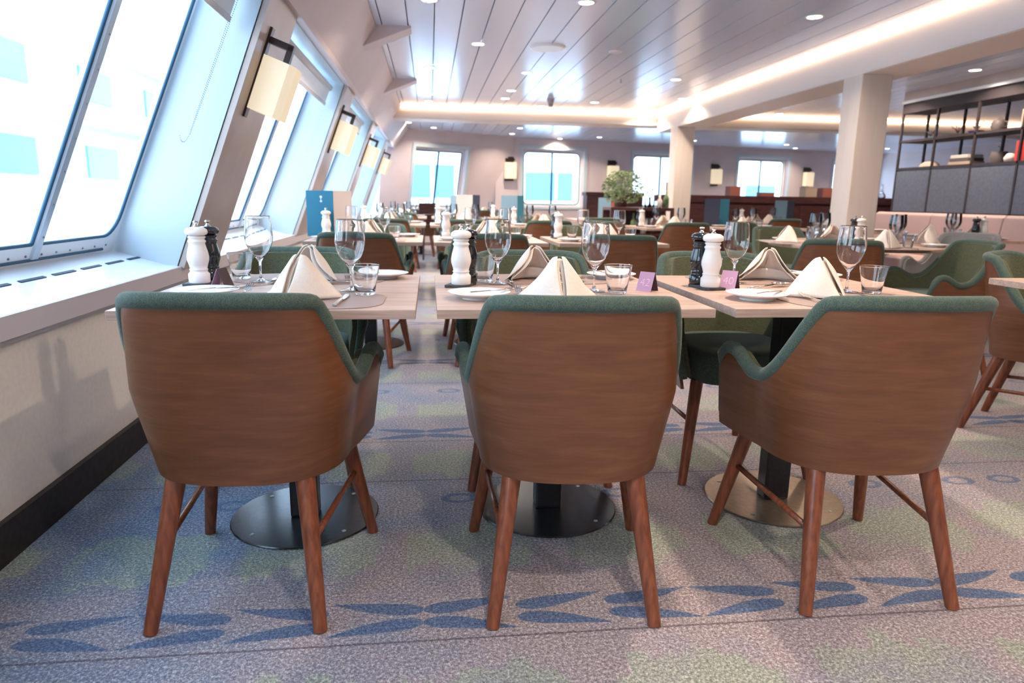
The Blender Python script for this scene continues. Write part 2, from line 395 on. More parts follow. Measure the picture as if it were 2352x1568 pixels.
# window recesses
def G(y, z, d=0): return (gx(z)+d, y, z)
def rrect(y0, y1, z0, z1, rs, n=6):
    """rounded rectangle, rs = radii (bl, br, tr, tl) in (y,z)"""
    out = []
    for (cy, cz, sy, sz, r_, a0) in ((y0, z0, 1, 1, rs[0], PI), (y1, z0, -1, 1, rs[1], 1.5*PI), (y1, z1, -1, -1, rs[2], 0), (y0, z1, 1, -1, rs[3], .5*PI)):
        for k in range(n+1):
            a = a0+k/n*PI/2; out.append((cy+sy*r_+r_*math.cos(a), cz+sz*r_+r_*math.sin(a)))
    return out
def slanted_window(idx, y0, y1, frost=False):
    zb, zt = .80, 2.00
    w = struct(empty('window_%d' % idx, (0, 0, 0)))
    mb = MB()   # lining of the recess: both cheeks and the head
    for yy in (y0, y1):
        q = [(wx(.66), yy, .66), (wx(1.94), yy, 1.94), (gx(2.02)-.02, yy, 2.02), (gx(.70)-.02, yy, .70)]
        mb.add(q, [(0, 1, 2, 3)])
    mb.add([(wx(1.94), y0, 1.94), (wx(1.94), y1, 1.94), (gx(2.01), y1, 2.01), (gx(2.01), y0, 2.01)], [(0, 1, 2, 3)])
    mb.build('recess_lining', MT['reveal'], w, solid=.012, off=0)
    fr = .035
    mull = [y0+.02, y1-1.36, y1-.68, y1-.015]
    frm = MB(); gas = MB(); gl = []
    for a, b in zip(mull[:-1], mull[1:]):
        ra = .10 if a == mull[0] else .012; rb = .10 if b == mull[-1] else .012
        hole = rrect(a+fr*.7, b-fr*.7, zb+fr, zt-fr, (ra, rb, rb, ra))
        n = len(hole)//4
        corners = [(a, zb-.12), (b, zb-.12), (b, zt+.03), (a, zt+.03)]
        vs = [G(*p) for p in corners]+[G(*p) for p in hole]; fs = []
        for c in range(4):
            for k in range(n-1): fs.append((c, 4+c*n+k+1, 4+c*n+k))
            fs.append((c, (c+1) % 4, 4+((c+1) % 4)*n, 4+c*n+n-1))
        frm.add(vs, fs)
        gas.tube([G(y_, z_, .010) for y_, z_ in hole], .0075, 6, closed=True)
        gl.append([(a+.01, zb+.01), (b-.01, zb+.01), (b-.01, zt-.01), (a+.01, zt-.01)])
    frm.build('window_frame', MT['white'], w, solid=.03, off=0)
    gas.build('gasket', MT['gasket'], w, smooth=True)
    for q in gl:
        mb = MB(); mb.add([G(*p, -.010) for p in q]+[G(*p, -.016) for p in q], [(0, 1, 2, 3), (7, 6, 5, 4), (0, 4, 5, 1), (1, 5, 6, 2), (2, 6, 7, 3), (3, 7, 4, 0)])
        mb.build('window_pane', MT['panefrost' if frost else 'pane'], w)
    mb = MB(); sc = MB()
    for yy in mull[1:-1]:
        mb.add([G(yy+dy, z, dx) for z in (zb-.02, zt) for dx, dy in ((.012, -.026), (.026, -.020), (.026, .020), (.012, .026))], [(0, 1, 5, 4), (1, 2, 6, 5), (2, 3, 7, 6), (0, 3, 2, 1), (4, 5, 6, 7)])
        for k in range(10):
            z = .86+k*.118; sc.tube([G(yy+.008, z, .024), G(yy+.008, z, .029)], .004, 6)
    mb.build('mullion', MT['alu'], w); 
    yy = y0+.15
    while yy < y1-.1:
        sc.tube([G(yy, .795, .014), G(yy, .795, .020)], .0045, 6); yy += .105
    sc.build('frame_screws', MT['screw'], w)
    mb = MB().tube([G(y0+.05, .778, .018), G(y1-.13, .778, .018)], .006, 6); mb.build('lower_gasket', MT['gasket'], w)
    return w
OPEN = [(PIERS[k][1], PIERS[k+1][0]) for k in range(len(PIERS)-1)]
for i, (y0, y1) in enumerate(OPEN): slanted_window(i+1, y0, y1, frost=(i == 2))
NW = len(OPEN)+1
slanted_window(NW, PIERS[-1][1], YF-.15)
# pulled-up roller blinds under the head of each recess, first with its bead chain
def blind(y0, y1, first):
    t = empty('roller_blind', (wx(1.9)-.10, (y0+y1)/2, 1.90))
    ln = y1-y0-.12
    MB().tube([(0, -ln/2, .0), (0, ln/2, .0)], .028, 12).build('roller', MT['blind'], t, smooth=True)
    MB().box((-.02, 0, -.075), (.005, ln-.03, .10), M=Matrix.Rotation(.38, 3, 'Y')).build('fabric', MT['white'], t)
    MB().box((-.042, 0, -.13), (.016, ln-.02, .028), M=Matrix.Rotation(.38, 3, 'Y')).build('bottom_rail', MT['pieredge'], t, bevel=.003)
    mb = MB()
    n = 150 if first else 40
    ye = ln/2-.0
    for k in range(n):
        a = k/(n-1)
        if a < .46: q = a/.46; p = (.0-.42*q*.62, ye, -.02-.60*q)
        elif a < .54: q = (a-.46)/.08*PI; p = (-.26-.035*math.sin(q*.5), ye-.02*math.sin(q/2), -.62-.03*math.sin(q))
        else: q = (a-.54)/.46; p = (-.26*(1-q)+.015, ye-.02*(1-q)-.012, -.62+.60*q)
        p = (p[0]*.95+.0, p[1], p[2]); mb.lathe([(0, -.003), (.003, 0), (0, .003)], 6, p)
    mb.build('bead_chain', MT['screw'], t); return t
for i, (y0, y1) in enumerate(OPEN):
    if y1 < 3 or y0 > 9: continue
    k = ['pulled-up roller blind with bead chain over the nearest slanted window', 'pulled-up roller blind above the second slanted window from the front', 'pulled-up roller blind above the third slanted window from the front', 'pulled-up roller blind above the fourth slanted window'][[a for a, b in OPEN if b >= 3].index(y0)]
    tag(blind(y0, y1, y0 < 2), k, 'blind', 'roller blinds at the slanted windows')
# ceiling gussets on the left wall
for n_, yy in (('nearer', 5.67), ('farther', 8.10)):
    zz = 2.08; mb = MB()
    pts = [(wx(ZC)-.10, ZC+.005), (-.13, ZC+.005), (-.13, ZC-.012), (wx(zz)-.04, zz), (wx(zz)-.12, zz)]
    mb.prism(pts, yy, yy+.22, 'y'); o = struct(mb.build('trim_%d' % (2 if n_ == 'nearer' else 3), MT['wall'], bevel=.004))
# far wall: a leaning piece at the corner, then the straight run
def fwall(name, A, B, wins, lean, zb, zt):
    A = Vector(A); B = Vector(B); d = (B-A); L = d.length; d.normalize(); n = Vector((d.y, -d.x)) # towards room (-y)
    def P(s, z, off=0):
        q = A+d*s+n*(off+(max(0, z-.69)*lean)); return (q.x, q.y, z)
    mb = MB(); xs = [0]
    for a, b in wins: xs += [a, b]
    xs.append(L)
    for i in range(len(xs)-1):
        a, b = xs[i], xs[i+1]
        if i % 2 == 0:
            for z0, z1 in ((0, .69), (.69, ZC+.02)): mb.add([P(a, z0), P(b, z0), P(b, z1), P(a, z1)], [(0, 1, 2, 3)])
        else:
            mb.add([P(a, 0), P(b, 0), P(b, zb), P(a, zb)], [(0, 1, 2, 3)]); mb.add([P(a, zt), P(b, zt), P(b, ZC+.02), P(a, ZC+.02)], [(0, 1, 2, 3)])
            for s_ in (a, b): mb.add([P(s_, zb), P(s_, zt), P(s_, zt, -.16), P(s_, zb, -.16)], [(0, 1, 2, 3)])
            for z_ in (zb, zt): mb.add([P(a, z_), P(b, z_), P(b, z_, -.16), P(a, z_, -.16)], [(0, 1, 2, 3)])
    w = struct(mb.build(name, MT['wall'])); return P, w, n
wc = [NW+1]
def far_window(P, a, b, zb, zt, nrm, round_=True):
    w = struct(empty('window_%d' % wc[0])); wc[0] += 1
    m_ = (a+b)/2; fr = .03; frm = MB(); gas = MB()
    cells = [(a, m_), (m_, b)]
    for (p, q) in cells:
        ra = .10 if (p == a and round_) else .01; rb = .10 if (q == b and round_) else .01
        hole = rrect(p+(.06 if p == a else .012), q-(.06 if q == b else .012), zb+.06, zt-.06, (ra, rb, rb, ra))
        n = len(hole)//4; corners = [(p, zb), (q, zb), (q, zt), (p, zt)]
        vs = [P(*c_, -.13) for c_ in corners]+[P(*h, -.13) for h in hole]; fs = []
        for c in range(4):
            for k in range(n-1): fs.append((c, 4+c*n+k+1, 4+c*n+k))
            fs.append((c, (c+1) % 4, 4+((c+1) % 4)*n, 4+c*n+n-1))
        frm.add(vs, fs); gas.tube([P(*h, -.12) for h in hole], .012, 6, closed=True)
        mb = MB(); c4 = [(p+.01, zb+.02), (q-.01, zb+.02), (q-.01, zt-.02), (p+.01, zt-.02)]
        mb.add([P(*c_, -.14) for c_ in c4]+[P(*c_, -.146) for c_ in c4], [(0, 1, 2, 3), (7, 6, 5, 4), (0, 4, 5, 1), (1, 5, 6, 2), (2, 6, 7, 3), (3, 7, 4, 0)])
        mb.build('window_pane', MT['pane'], w)
    frm.build('window_frame', MT['white'], w, solid=.02); gas.build('gasket', MT['gasket'], w, smooth=True)
    # casing around the recess on the room side
    mb = MB()
    for (s0, s1, z0, z1) in ((a-.07, a, zb-.05, zt+.07), (b, b+.07, zb-.05, zt+.07), (a, b, zt, zt+.07), (a, b, zb-.05, zb)):
        mb.add([P(s0, z0, .012), P(s1, z0, .012), P(s1, z1, .012), P(s0, z1, .012)], [(0, 1, 2, 3)])
    mb.build('window_casing', MT['reveal'], w, solid=.014)
    return w
PA, wA, nA = fwall('wall_corner', (-1.0, 13.75), (1.62, 15.30), [(.70, 1.90)], .22, .80, 1.98)
far_window(PA, .70, 1.90, .80, 1.98, nA, False)
PBf, wB, nB = fwall('wall_far', (1.40, 15.00), (11.6, 17.14), [(.62, 2.05), (3.28, 4.80), (6.10, 7.55), (8.95, 10.3)], 0, .86, 2.08)
for a, b in [(.62, 2.05), (3.28, 4.80), (6.10, 7.55), (8.95, 10.3)]: far_window(PBf, a, b, .86, 2.08, nB)
# remaining shell, behind and beside the camera
struct(MB().box((5.2, YB-.05, 1.2), (13.4, .1, 2.5)).build('wall_back', MT['wall']))
struct(MB().box((11.65, 7.0, 1.2), (.1, 21.0, 2.5)).build('wall_right', MT['wall']))
# beams with their glowing LED coves
def beam(nm, c, d, strip_c, strip_d, lbl):
    b = struct(MB().box(c, d).build(nm, MT['beam'], bevel=.02)); 
    MB().box(strip_c, strip_d).build('led_strip', MT['strip'], b, label='glowing warm LED strip along the top of the beam')
    return b
beam('trim_4', (3.60, 3.7, 2.165), (.42, 13.4, .275), (3.368, 3.70, 2.283), (.014, 13.2, .018), '')
beam('trim_5', (5.3, 10.62, 2.215), (12.6, .42, .175), (5.5, 10.393, 2.283), (12.0, .014, .018), '')
# pillars
for k, yy in enumerate((5.47, 9.62)):
    o = MB().box((3.51, yy, 1.015), (.26, .25, 2.03)).build('pillar', MT['pillar'], bevel=.008)
    MB().box((3.51, yy, .06), (.275, .265, .12)).build('skirting', MT['base'], o)
    tag(o, ['tall beige square pillar nearest the camera, under the glowing beam', 'farther beige square pillar in front of the dark divider'][k], 'pillar', 'square pillars under the beam')

# ------------------------------------------------------------------ ceiling fittings
LIGHTS = [(1.04, 4.81), (2.68, 4.88), (.42, 6.19), (.01, 7.36), (1.01, 7.45), (2.63, 7.52), (5.2, 6.41), (.99, 8.67), (0, 9.2), (0, 9.84), (.99, 9.35),
          (1.58, 10.0), (2.2, 9.44), (3.2, 8.86), (3.15, 10.2), (5.17, 7.69), (5.1, 10.0), (6.85, 10.13), (-.35, 12.66), (.09, 13.46), (.53, 14.5), (1.67, 13.1), (1.66, 14.26),
          (2.79, 15.1), (3.51, 14.5), (5.63, 14.72), (7.92, 15.08), (8.6, 15.95), (10.56, 15.4), (.01, 4.93),
          (1.04, 2.2), (2.68, 2.2), (5.2, 3.6), (.42, .4), (1.8, -.4), (3.0, .3), (.3, -1.8), (5.2, 1.0)]
def downlight():
    t = empty('downlight')
    MB().lathe([(.048, 0), (.060, -.004), (.062, .0), (.062, .008), (.048, .008)], 24).build('trim_ring', MT['ring'], t, smooth=True)
    MB().lathe([(0, -.001), (.049, -.001), (.049, .006), (0, .006)], 24).build('lens', MT['lens'], t)
    L = bpy.data.lights.new('bulb', 'AREA'); L.shape = 'DISK'; L.size = .09; L.energy = P_DOWN; L.color = (1, .80, .62); L.spread = 2.4
    lo = bpy.data.objects.new('bulb', L); COL.objects.link(lo); lo.parent = t; lo.location = (0, 0, -.006)
    return t
for (x, y) in LIGHTS:
    where = ('over the left aisle' if x < .7 else 'over the middle tables' if x < 2.3 else 'by the long glowing beam' if x < 4 else 'right of the long beam')
    dep = ('behind the camera' if y < 2.5 else 'nearest' if y < 5 else 'in the near half of the ceiling' if y < 8 else 'just before the far beam' if y < 10.4 else 'beyond the far beam')
    put('downlight', downlight, (x, y, ZC-.001), 0, 'lit round recessed downlight %s, %s' % (where, dep), 'ceiling light', 'round downlights, %s, %s' % (where, dep))
t = empty('downlight', (1.63, 6.27, ZC-.001)); MB().lathe([(.044, 0), (.058, -.004), (.060, .006)], 24).build('trim_ring', MT['ring'], t, smooth=True)
MB().lathe([(0, -.001), (.045, -.001)], 24).build('lens', MT['lensoff'], t); tag(t, 'unlit round downlight, the only dull one in the ceiling', 'ceiling light')
o = MB().lathe([(0, -.012), (.14, -.012), (.155, 0), (.155, .004), (0, .004)], 32).build('ceiling_vent', MT['ring'], smooth=True, ang=.5)  # flat round disc of an air diffuser vent
o.location = (1.02, 6.21, ZC-.002); tag(o, 'large round flush white cover in the ceiling above the aisle', 'ceiling vent')
t = empty('sprinkler', (2.05, 7.6, ZC)); MB().tube([(0, 0, 0), (0, 0, -.045)], .007, 8).build('stem', MT['screw'], t)
MB().lathe([(0, -.045), (.02, -.047), (.02, -.050), (0, -.050)], 10).build('deflector', MT['screw'], t); tag(t, 'small metal sprinkler head hanging from the ceiling planks', 'sprinkler')
t = empty('smoke_detector', (1.58, 9.3, ZC)); MB().lathe([(0, -.055), (.035, -.055), (.045, -.03), (.05, 0)], 16).build('housing', MT['detector'], t, smooth=True)
MB().lathe([(0, -.09), (.03, -.09), (.033, -.055), (0, -.055)], 14).build('sensor', MT['detector'], t, smooth=True); tag(t, 'grey smoke detector on the ceiling just before the far beam', 'smoke detector')

# ------------------------------------------------------------------ sconces
def sconce():
    t = empty('wall_sconce')
    MB().box((.02, 0, .215), (.035, .052, .43)).build('back_bar', MT['bronze'], t, bevel=.003)
    MB().box((.006, .085, .20), (.010, .17, .40)).build('wall_plate', MT['plate_m'], t, bevel=.003)
    mb = MB().box((.085, 0, .375), (.13, .040, .030)); mb.box((.137, 0, .335), (.028, .040, .10)); mb.build('bracket_arm', MT['bronze'], t, bevel=.002)
    h0, h1 = .045, .30
    s = MB().add([(x_, y_, z_) for z_ in (h0, h1) for x_, y_ in ((.045, -.062), (.165, -.062), (.195, -.032), (.195, .10), (.165, .13), (.045, .13))],
                 [(0, 1, 7, 6), (1, 2, 8, 7), (2, 3, 9, 8), (3, 4, 10, 9), (4, 5, 11, 10), (5, 0, 6, 11), (5, 4, 3, 2, 1, 0), (6, 7, 8, 9, 10, 11)]).build('lamp_shade', MT['shade'], t)
    return t
sn = ['nearest lit wall sconce on the leaning window wall', 'second lit sconce along the leaning window wall', 'third lit sconce along the leaning window wall', 'farthest lit sconce on the leaning window wall']
for k in range(4):
    z = 1.40; o = put('sconce', sconce, (wx(z)+.004, 3.56+2.79*k, z), 0, sn[k]+', fabric shade on bronze bar', 'wall lamp', 'fabric sconces between the slanted windows')
    o.rotation_euler = (0, math.atan(.383), 0)
def far_sconce():
    t = empty('wall_sconce')
    MB().box((0, -.012, .23), (.20, .02, .50)).build('back_plate', MT['bronze'], t, bevel=.003)
    MB().box((0, -.05, .42), (.20, .06, .05)).build('bracket_arm', MT['bronze'], t, bevel=.003)
    MB().box((0, -.095, .19), (.25, .13, .34)).build('lamp_shade', MT['shade'], t, bevel=.02); return t
ang = math.atan2(17.14-15.0, 11.6-1.4)
for k, (s_, lb) in enumerate(((.30, 'first lit box sconce on the far wall, left of the wide window'), (2.72, 'lit box sconce on the far wall behind the leafy plant'), (5.43, 'lit box sconce on the far wall above the dark divider'), (8.1, 'lit box sconce on the far wall beside the near pillar'))):
    p = PBf(s_, 1.42, .01); put('far_sconce', far_sconce, p, ang, lb, 'wall lamp', 'box sconces on the far wall')

# ------------------------------------------------------------------ chair
def chair_geo():
    """plan of the shell at height z, parameter a in [-1, 1] from the left front edge round the back to the right front"""
    def halfw(z): 
        if z < .57: return .234+.032*((z-.355)/.215)
        return .266-.024*((z-.57)/.23)
    def backy(z): return -.225-.065*max(0, (z-.37)/.43)
    def front(z): return .215-.05*max(0, (z-.37)/.24)
    def plan(a, z, inset=0):
        s = 1 if a > 0 else -1; q = abs(a); hw = halfw(z)-inset; by = backy(z)+inset; fy = front(z)
        if q > .62:     # straight arm
            t_ = (q-.62)/.38; return Vector((s*(hw+.042*t_*(1-t_*.25)), fy*t_, z))
        th = q/.62*PI/2; n_ = 2.5+1.2*max(0, min(1, (z-.36)/.40))
        return Vector((s*hw*(abs(math.sin(th))**(2/n_)), by*(abs(math.cos(th))**(2/n_)), z))
    def top(a):
        q = abs(a)
        def sm(t_): t_ = max(0, min(1, t_)); return t_*t_*(3-2*t_)
        if q < .33: return .800-.008*(q/.33)**3
        if q < .63: return .792-.228*sm((q-.33)/.30)
        if q < .90: return .564+.046*sm((q-.63)/.27)
        t_ = (q-.90)/.10; return .610-.018*t_**3-.03*max(0, t_-.7)
    return plan, top
plan, topz = chair_geo()
def A_(i, n):      # denser sampling
    return -1+2*i/(n-1)
def make_chair(kind):
    g = kind == 'grey'
    t = empty('armchair'); N = 81; NV = 12; ZB = .357
    fab = MT['grey_fabric'] if g else MT['fabric']; fin = MT['grey_fabric'] if g else MT['fabric_in']
    def shp(off, zlow, nv):
        vs = []
        for i in range(N):
            a = A_(i, N); tz = topz(a)
            for j in range(nv):
                z = zlow+(tz-zlow)*j/(nv-1); vs.append(plan(a, z, off))
        fs = [(i*nv+j, (i+1)*nv+j, (i+1)*nv+j+1, i*nv+j+1) for i in range(N-1) for j in range(nv-1)]
        return vs, fs
    def shell(o0, o1, zl, name, m, trim=0):
        v0, f0 = shp(o0, zl, NV); v1, f1 = shp(o1, zl, NV); n = len(v0); fs = f0+[tuple(k+n for k in reversed(q)) for q in f1]
        for i in range(N-1):
            fs.append((i*NV, n+i*NV, n+(i+1)*NV, (i+1)*NV)); fs.append((i*NV+NV-1, (i+1)*NV+NV-1, n+(i+1)*NV+NV-1, n+i*NV+NV-1))
        for i in (0, N-1):
            for j in range(NV-1): fs.append((i*NV+j, i*NV+j+1, n+i*NV+j+1, n+i*NV+j))
        return MB().add(v0+v1, fs).build(name, m, t, smooth=True, ang=.9)
    shell(0, .012, ZB, 'shell', MT['grey_fabric'] if g else MT['shell'])
    shell(.0135, .046, .40, 'inner_padding', fin)
    pts = [plan(-1, .395, .014)+Vector((0, .006, 0))]+[plan(-1, .395+(topz(-1)-.395)*k/5, .014)+Vector((0, .006, 0)) for k in range(1, 5)]
    mid = []
    for i in range(N):
        a = A_(i, N); p = plan(a, topz(a), .009); p.z += .002; mid.append(p)
    end = [Vector((-p.x, p.y, p.z)) for p in reversed(pts)]
    al = pts+mid+end
    MB().tube(al, [.013]*5+[.0195]*N+[.013]*5, 12).build('piping', fab, t, smooth=True)
    # seat cushion: rounded D
    def seat(u_, v_):
        th = u_*2*PI; n_ = 3.6 if math.sin(th) > 0 else 2.9
        cx = abs(math.cos(th))**(2/n_)*(1 if math.cos(th) > 0 else -1); sy = abs(math.sin(th))**(2/n_)*(1 if math.sin(th) > 0 else -1)
        prof = [(.0, .368), (.88, .368), (.965, .378), (1, .40), (1.005, .44), (.985, .475), (.93, .492), (.80, .500), (.45, .504), (.0, .505)]
        k = v_*(len(prof)-1); i = min(int(k), len(prof)-2); r_ = prof[i][0]; z = prof[i][1]
        if k-i > .5: r_, z = prof[i+1]
        yy = sy*(.255 if sy > 0 else .20)
        return (cx*.222*r_, .005+yy*r_, z)
    MB().grid(seat, 40, 10, True).build('seat_cushion', fab, t, smooth=True)
    def leg(top, foot, r0, r1, name='leg'):
        a, b = Vector(top), Vector(foot)
        MB().tube([a+(b-a)*k/4 for k in range(5)], [r0+(r1-r0)*k/4 for k in range(5)], 14).build(name, MT['leg'], t, smooth=True, ang=.8)
    for s in (-1, 1):
        leg((s*.150, -.150, .385), (s*.200, -.262, 0), .025, .0165)
        leg((s*.185, .165, .375), (s*.250, .245, 0), .024, .016)
        a = Vector((s*.150, -.150, .385)); b = Vector((s*.200, -.262, 0)); c = Vector((s*.185, .165, .375)); d = Vector((s*.250, .245, 0))
        p = a+(b-a)*.48; q = c+(d-c)*.40
        MB().tube([p, q], .0085, 10).build('stretcher', MT['leg'], t, smooth=True)
    return t
chairs = [0]
def chair(x, y, rz, label, group, kind='wood'):
    return put('chair_'+kind, lambda: make_chair(kind), (x, y, 0), math.radians(rz), label, 'chair', group)

# ------------------------------------------------------------------ tables
def base_parts(t, disk, col=.088):
    bd = MB().lathe([(0, .001), (.230, .001), (.233, .004), (.230, .007), (.05, .008), (0, .008)], 48).build('base_disc', disk, t, smooth=True, ang=.6)
    sc = MB()
    for k in range(4):
        a = PI/4+k*PI/2; sc.lathe([(0, .0095), (.006, .009), (.007, .0075)], 10, (math.cos(a)*.195, math.sin(a)*.195, 0))
    sc.build('base_screws', MT['screw'], bd)
    MB().box((0, 0, .36), (col, .06 if col < .08 else col*.75, .705)).build('pedestal', MT['blackm'], t, bevel=.008)
    MB().box((0, 0, .709), (.42, .06, .016)).build('top_bracket', MT['blackm'], t)
def sq_table(w, d, disk):
    def f_():
        t = empty('dining_table')
        MB().box((0, 0, .733), (w, d, .024)).build('tabletop', MT['table'], t, bevel=.0015)
        base_parts(t, disk); return t
    return f_
def rd_table(R, small=False):
    def f_():
        t = empty('round_dining_table')
        MB().lathe([(0, .721), (R-.004, .721), (R, .725), (R, .741), (R-.004, .745), (0, .745)], 64).build('tabletop', MT['table'], t, smooth=True, ang=.5)
        base_parts(t, MT['blackm']); return t
    return f_

# ------------------------------------------------------------------ tableware
def mill(white):
    def f_():
        t = empty('salt_mill' if white else 'pepper_mill'); m_ = MT['millwhite'] if white else MT['millblack']
        MB().lathe([(0, 0), (.030, 0), (.0315, .003), (.0315, .028), (.027, .032), (.0255, .037), (.0275, .041), (.025, .045), (.0275, .055), (.0320, .070), (.0325, .080), (.0300, .095), (.0245, .115), (.0235, .122), (.0265, .126), (.0265, .129), (.0225, .133), (.0225, .136), (.026, .139), (.026, .142), (.022, .1445), (0, .1445)], 28).build('body', m_, t, smooth=True, ang=1.0)
        hd = MB().lathe([(0, .145), (.023, .145), (.031, .149), (.0335, .156), (.0310, .164), (.022, .170), (.010, .1715), (0, .1715)], 28).build('head', m_, t, smooth=True, ang=1.0)
        MB().lathe([(0, .170), (.0095, .1715), (.0075, .174), (.0045, .177), (.0048, .182), (.0082, .184), (.0085, .188), (.004, .190), (0, .190)], 18).build('knob', MT['chrome'], hd, smooth=True)
        return t
    return f_
def wine(m_):
    def f_():
        t = empty('wine_glass')
        o_ = [(.0, .0), (.034, .0), (.036, .0015), (.034, .003), (.018, .0045), (.006, .010), (.0036, .020), (.0032, .045), (.0042, .064), (.0090, .073), (.0190, .085), (.0315, .102), (.0405, .122), (.0442, .140), (.0444, .152), (.0425, .173), (.0400, .195), (.0384, .2105), (.0382, .2118)]
        if m_ == 'thin':
            MB().lathe(o_, 20).build('bowl_and_stem', MT['thin'], t, smooth=True)
        else:
            inn = [(.0378, .2123), (.0374, .2118), (.0375, .2105), (.0391, .195), (.0416, .173), (.0434, .152), (.0432, .140), (.0395, .122), (.0305, .1025), (.0180, .0858), (.006, .0768), (0, .0752)]
            MB().lathe(o_+inn, 40).build('bowl_and_stem', MT['glass'], t, smooth=True)
        return t
    return f_
def tumbler(m_):
    def f_():
        t = empty('tumbler'); o_ = [(0, 0), (.0265, 0), (.0285, .002), (.0330, .030), (.0390, .060), (.0432, .0845), (.0434, .0862)]
        if m_ == 'thin': MB().lathe(o_, 20).build('glass_wall', MT['thin'], t, smooth=True)
        else: MB().lathe(o_+[(.0429, .0868), (.0423, .0862), (.0420, .0845), (.0378, .060), (.0316, .030), (.0265, .012), (.020, .0095), (0, .009)], 40).build('glass_wall', MT['glass'], t, smooth=True)
        return t
    return f_
def plate_():
    t = empty('side_plate')
    MB().lathe([(0, .004), (.045, .004), (.046, 0), (.049, 0), (.050, .005), (.070, .012), (.089, .0185), (.0895, .0205), (.087, .0212), (.068, .0165), (.052, .0110), (.045, .0085), (0, .0085)], 44).build('china', MT['china'], t, smooth=True, ang=1.1)
    return t
def plate(): return plate_()
def fork():
    t = empty('fork'); mb = MB()
    def strip(pts, w, th, x0=0):
        vs = []
        for (y_, z_), ww in zip(pts, w):
            vs += [(x0-ww/2, y_, z_), (x0+ww/2, y_, z_), (x0+ww/2, y_, z_+th), (x0-ww/2, y_, z_+th)]
        fs = [(0, 3, 2, 1), tuple(len(vs)-4+k for k in (0, 1, 2, 3))]
        for i in range(len(pts)-1):
            for k in range(4): fs.append((i*4+k, i*4+(k+1) % 4, i*4+4+(k+1) % 4, i*4+4+k))
        mb.add(vs, fs)
    strip([(-.10, .001), (-.04, .003), (.02, .006), (.045, .006), (.055, .006)], [.011, .010, .006, .010, .022], .0022)
    for k in range(4): strip([(.055, .006), (.075, .012), (.098, .022)], [.0042, .0038, .003], .0018, -.0088+.00587*k)
    mb.build('steel_fork', MT['chrome'], t); return t
def knife():
    t = empty('table_knife')
    MB().box((0, -.055, .004), (.011, .10, .006)).build('handle', MT['chrome'], t, bevel=.0015)
    MB().prism([(-.007, -.005), (.007, -.005), (.010, .03), (.009, .07), (.003, .102), (-.006, .10)], .003, .0048).build('blade', MT['chrome'], t); return t
def butter():
    t = empty('butter_knife')
    MB().box((0, -.04, .0235), (.009, .075, .004)).build('handle', MT['chrome'], t, bevel=.001)
    MB().prism([(-.005, -.003), (.005, -.003), (.009, .025), (.009, .055), (-.001, .070), (-.006, .05)], .0222, .0237).build('blade', MT['chrome'], t); return t
def spoon():
    t = empty('dessert_spoon'); mb = MB()
    mb.tube([(0, -.09, .003), (0, -.02, .004), (0, .04, .008)], [.0045, .003, .003], 8)
    mb.grid(lambda a, b: (math.cos(a*2*PI)*.018*math.sin(b*PI/2), .065+math.sin(a*2*PI)*.028*math.sin(b*PI/2), .012-.007*math.cos(b*PI/2)), 20, 6, True)
    mb.build('steel_spoon', MT['chrome'], t, smooth=True); return t
def placemat():
    t = empty('placemat'); pts = []
    for k in range(64):
        a = 2*PI*k/64; n_ = 3.0; c_, s_ = math.cos(a), math.sin(a)
        x_ = abs(c_)**(2/n_)*(1 if c_ > 0 else -1)*.245; y_ = abs(s_)**(2/n_)*(1 if s_ > 0 else -1)*.155
        pts.append((x_, y_-.02*(x_/.245)**2*(1 if y_ < 0 else -1)))
    MB().prism(pts, .0, .0018).build('leather_sheet', MT['mat_'], t); return t
def tray():
    t = empty('slate_tray'); MB().box((0, 0, .0045), (.118, .072, .009)).build('slate_slab', MT['slate'], t, bevel=.002); return t
def napkin():
    """napkin folded to a tent: two flat leaves meeting in a front slit, their free edges curling in at the open back"""
    def f_():
        t = empty('folded_napkin'); tall = .122
        def leaf(s, lay):
            F = Vector((s*.005, -.080, .003)); L = Vector((s*.118, .040, .004)); P0 = Vector((s*.006, .018, tall))
            if lay: F = Vector((s*.0015, -.070, .004)); L = Vector((s*.104, .040, .005)); P0 = Vector((s*.002, .020, tall-.004))
            def fn(u_, v_):
                hem = F.lerp(L, u_)+Vector((0, -.010*math.sin(u_*PI), .001*math.sin(u_*PI)))
                pk = P0+Vector((s*.012*u_, .006*u_*u_, -.004*u_*u_))
                p = hem.lerp(pk, v_)
                nrm = Vector((s*.72, -.62, .30)).normalized()
                b = math.sin(v_*PI)
                p += nrm*(.007*b*math.sin(min(1, u_*1.05+.05)*PI)+.0020*math.sin(6*u_+4*v_+2*s)*b)
                p += Vector((-s*.016, .018, 0))*b*max(0, (u_-.72)/.28)**2      # the free edge rolls inwards
                p += Vector((s*.0045, .002, 0))*b*max(0, 1-u_*6)               # lip of the slit
                if lay: p += -nrm*.006
                if v_ > .9: p.z -= .003*((v_-.9)/.1)**2
                return p
            return fn
        for s_ in (-1, 1):
            MB().grid(leaf(s_, 0), 18, 16).build('front_fold', MT['linen'], t, smooth=True, solid=.0030, off=0)
            MB().grid(leaf(s_, 1), 14, 12).build('inner_fold', MT['linen'], t, smooth=True, solid=.0024, off=0)
        def tuck(u_, v_):      # the turned-up band that joins the two leaves across the open back
            x = -.095+.19*u_; a = Vector((x, .038-.055*math.sin(u_*PI), .004)); b = Vector((x*.80, .034-.050*math.sin(u_*PI), .030+.012*math.sin(u_*PI)))
            return a.lerp(b, v_)
        MB().grid(tuck, 16, 5).build('tucked_band', MT['linen'], t, smooth=True, solid=.0024, off=0)
        return t
    return f_
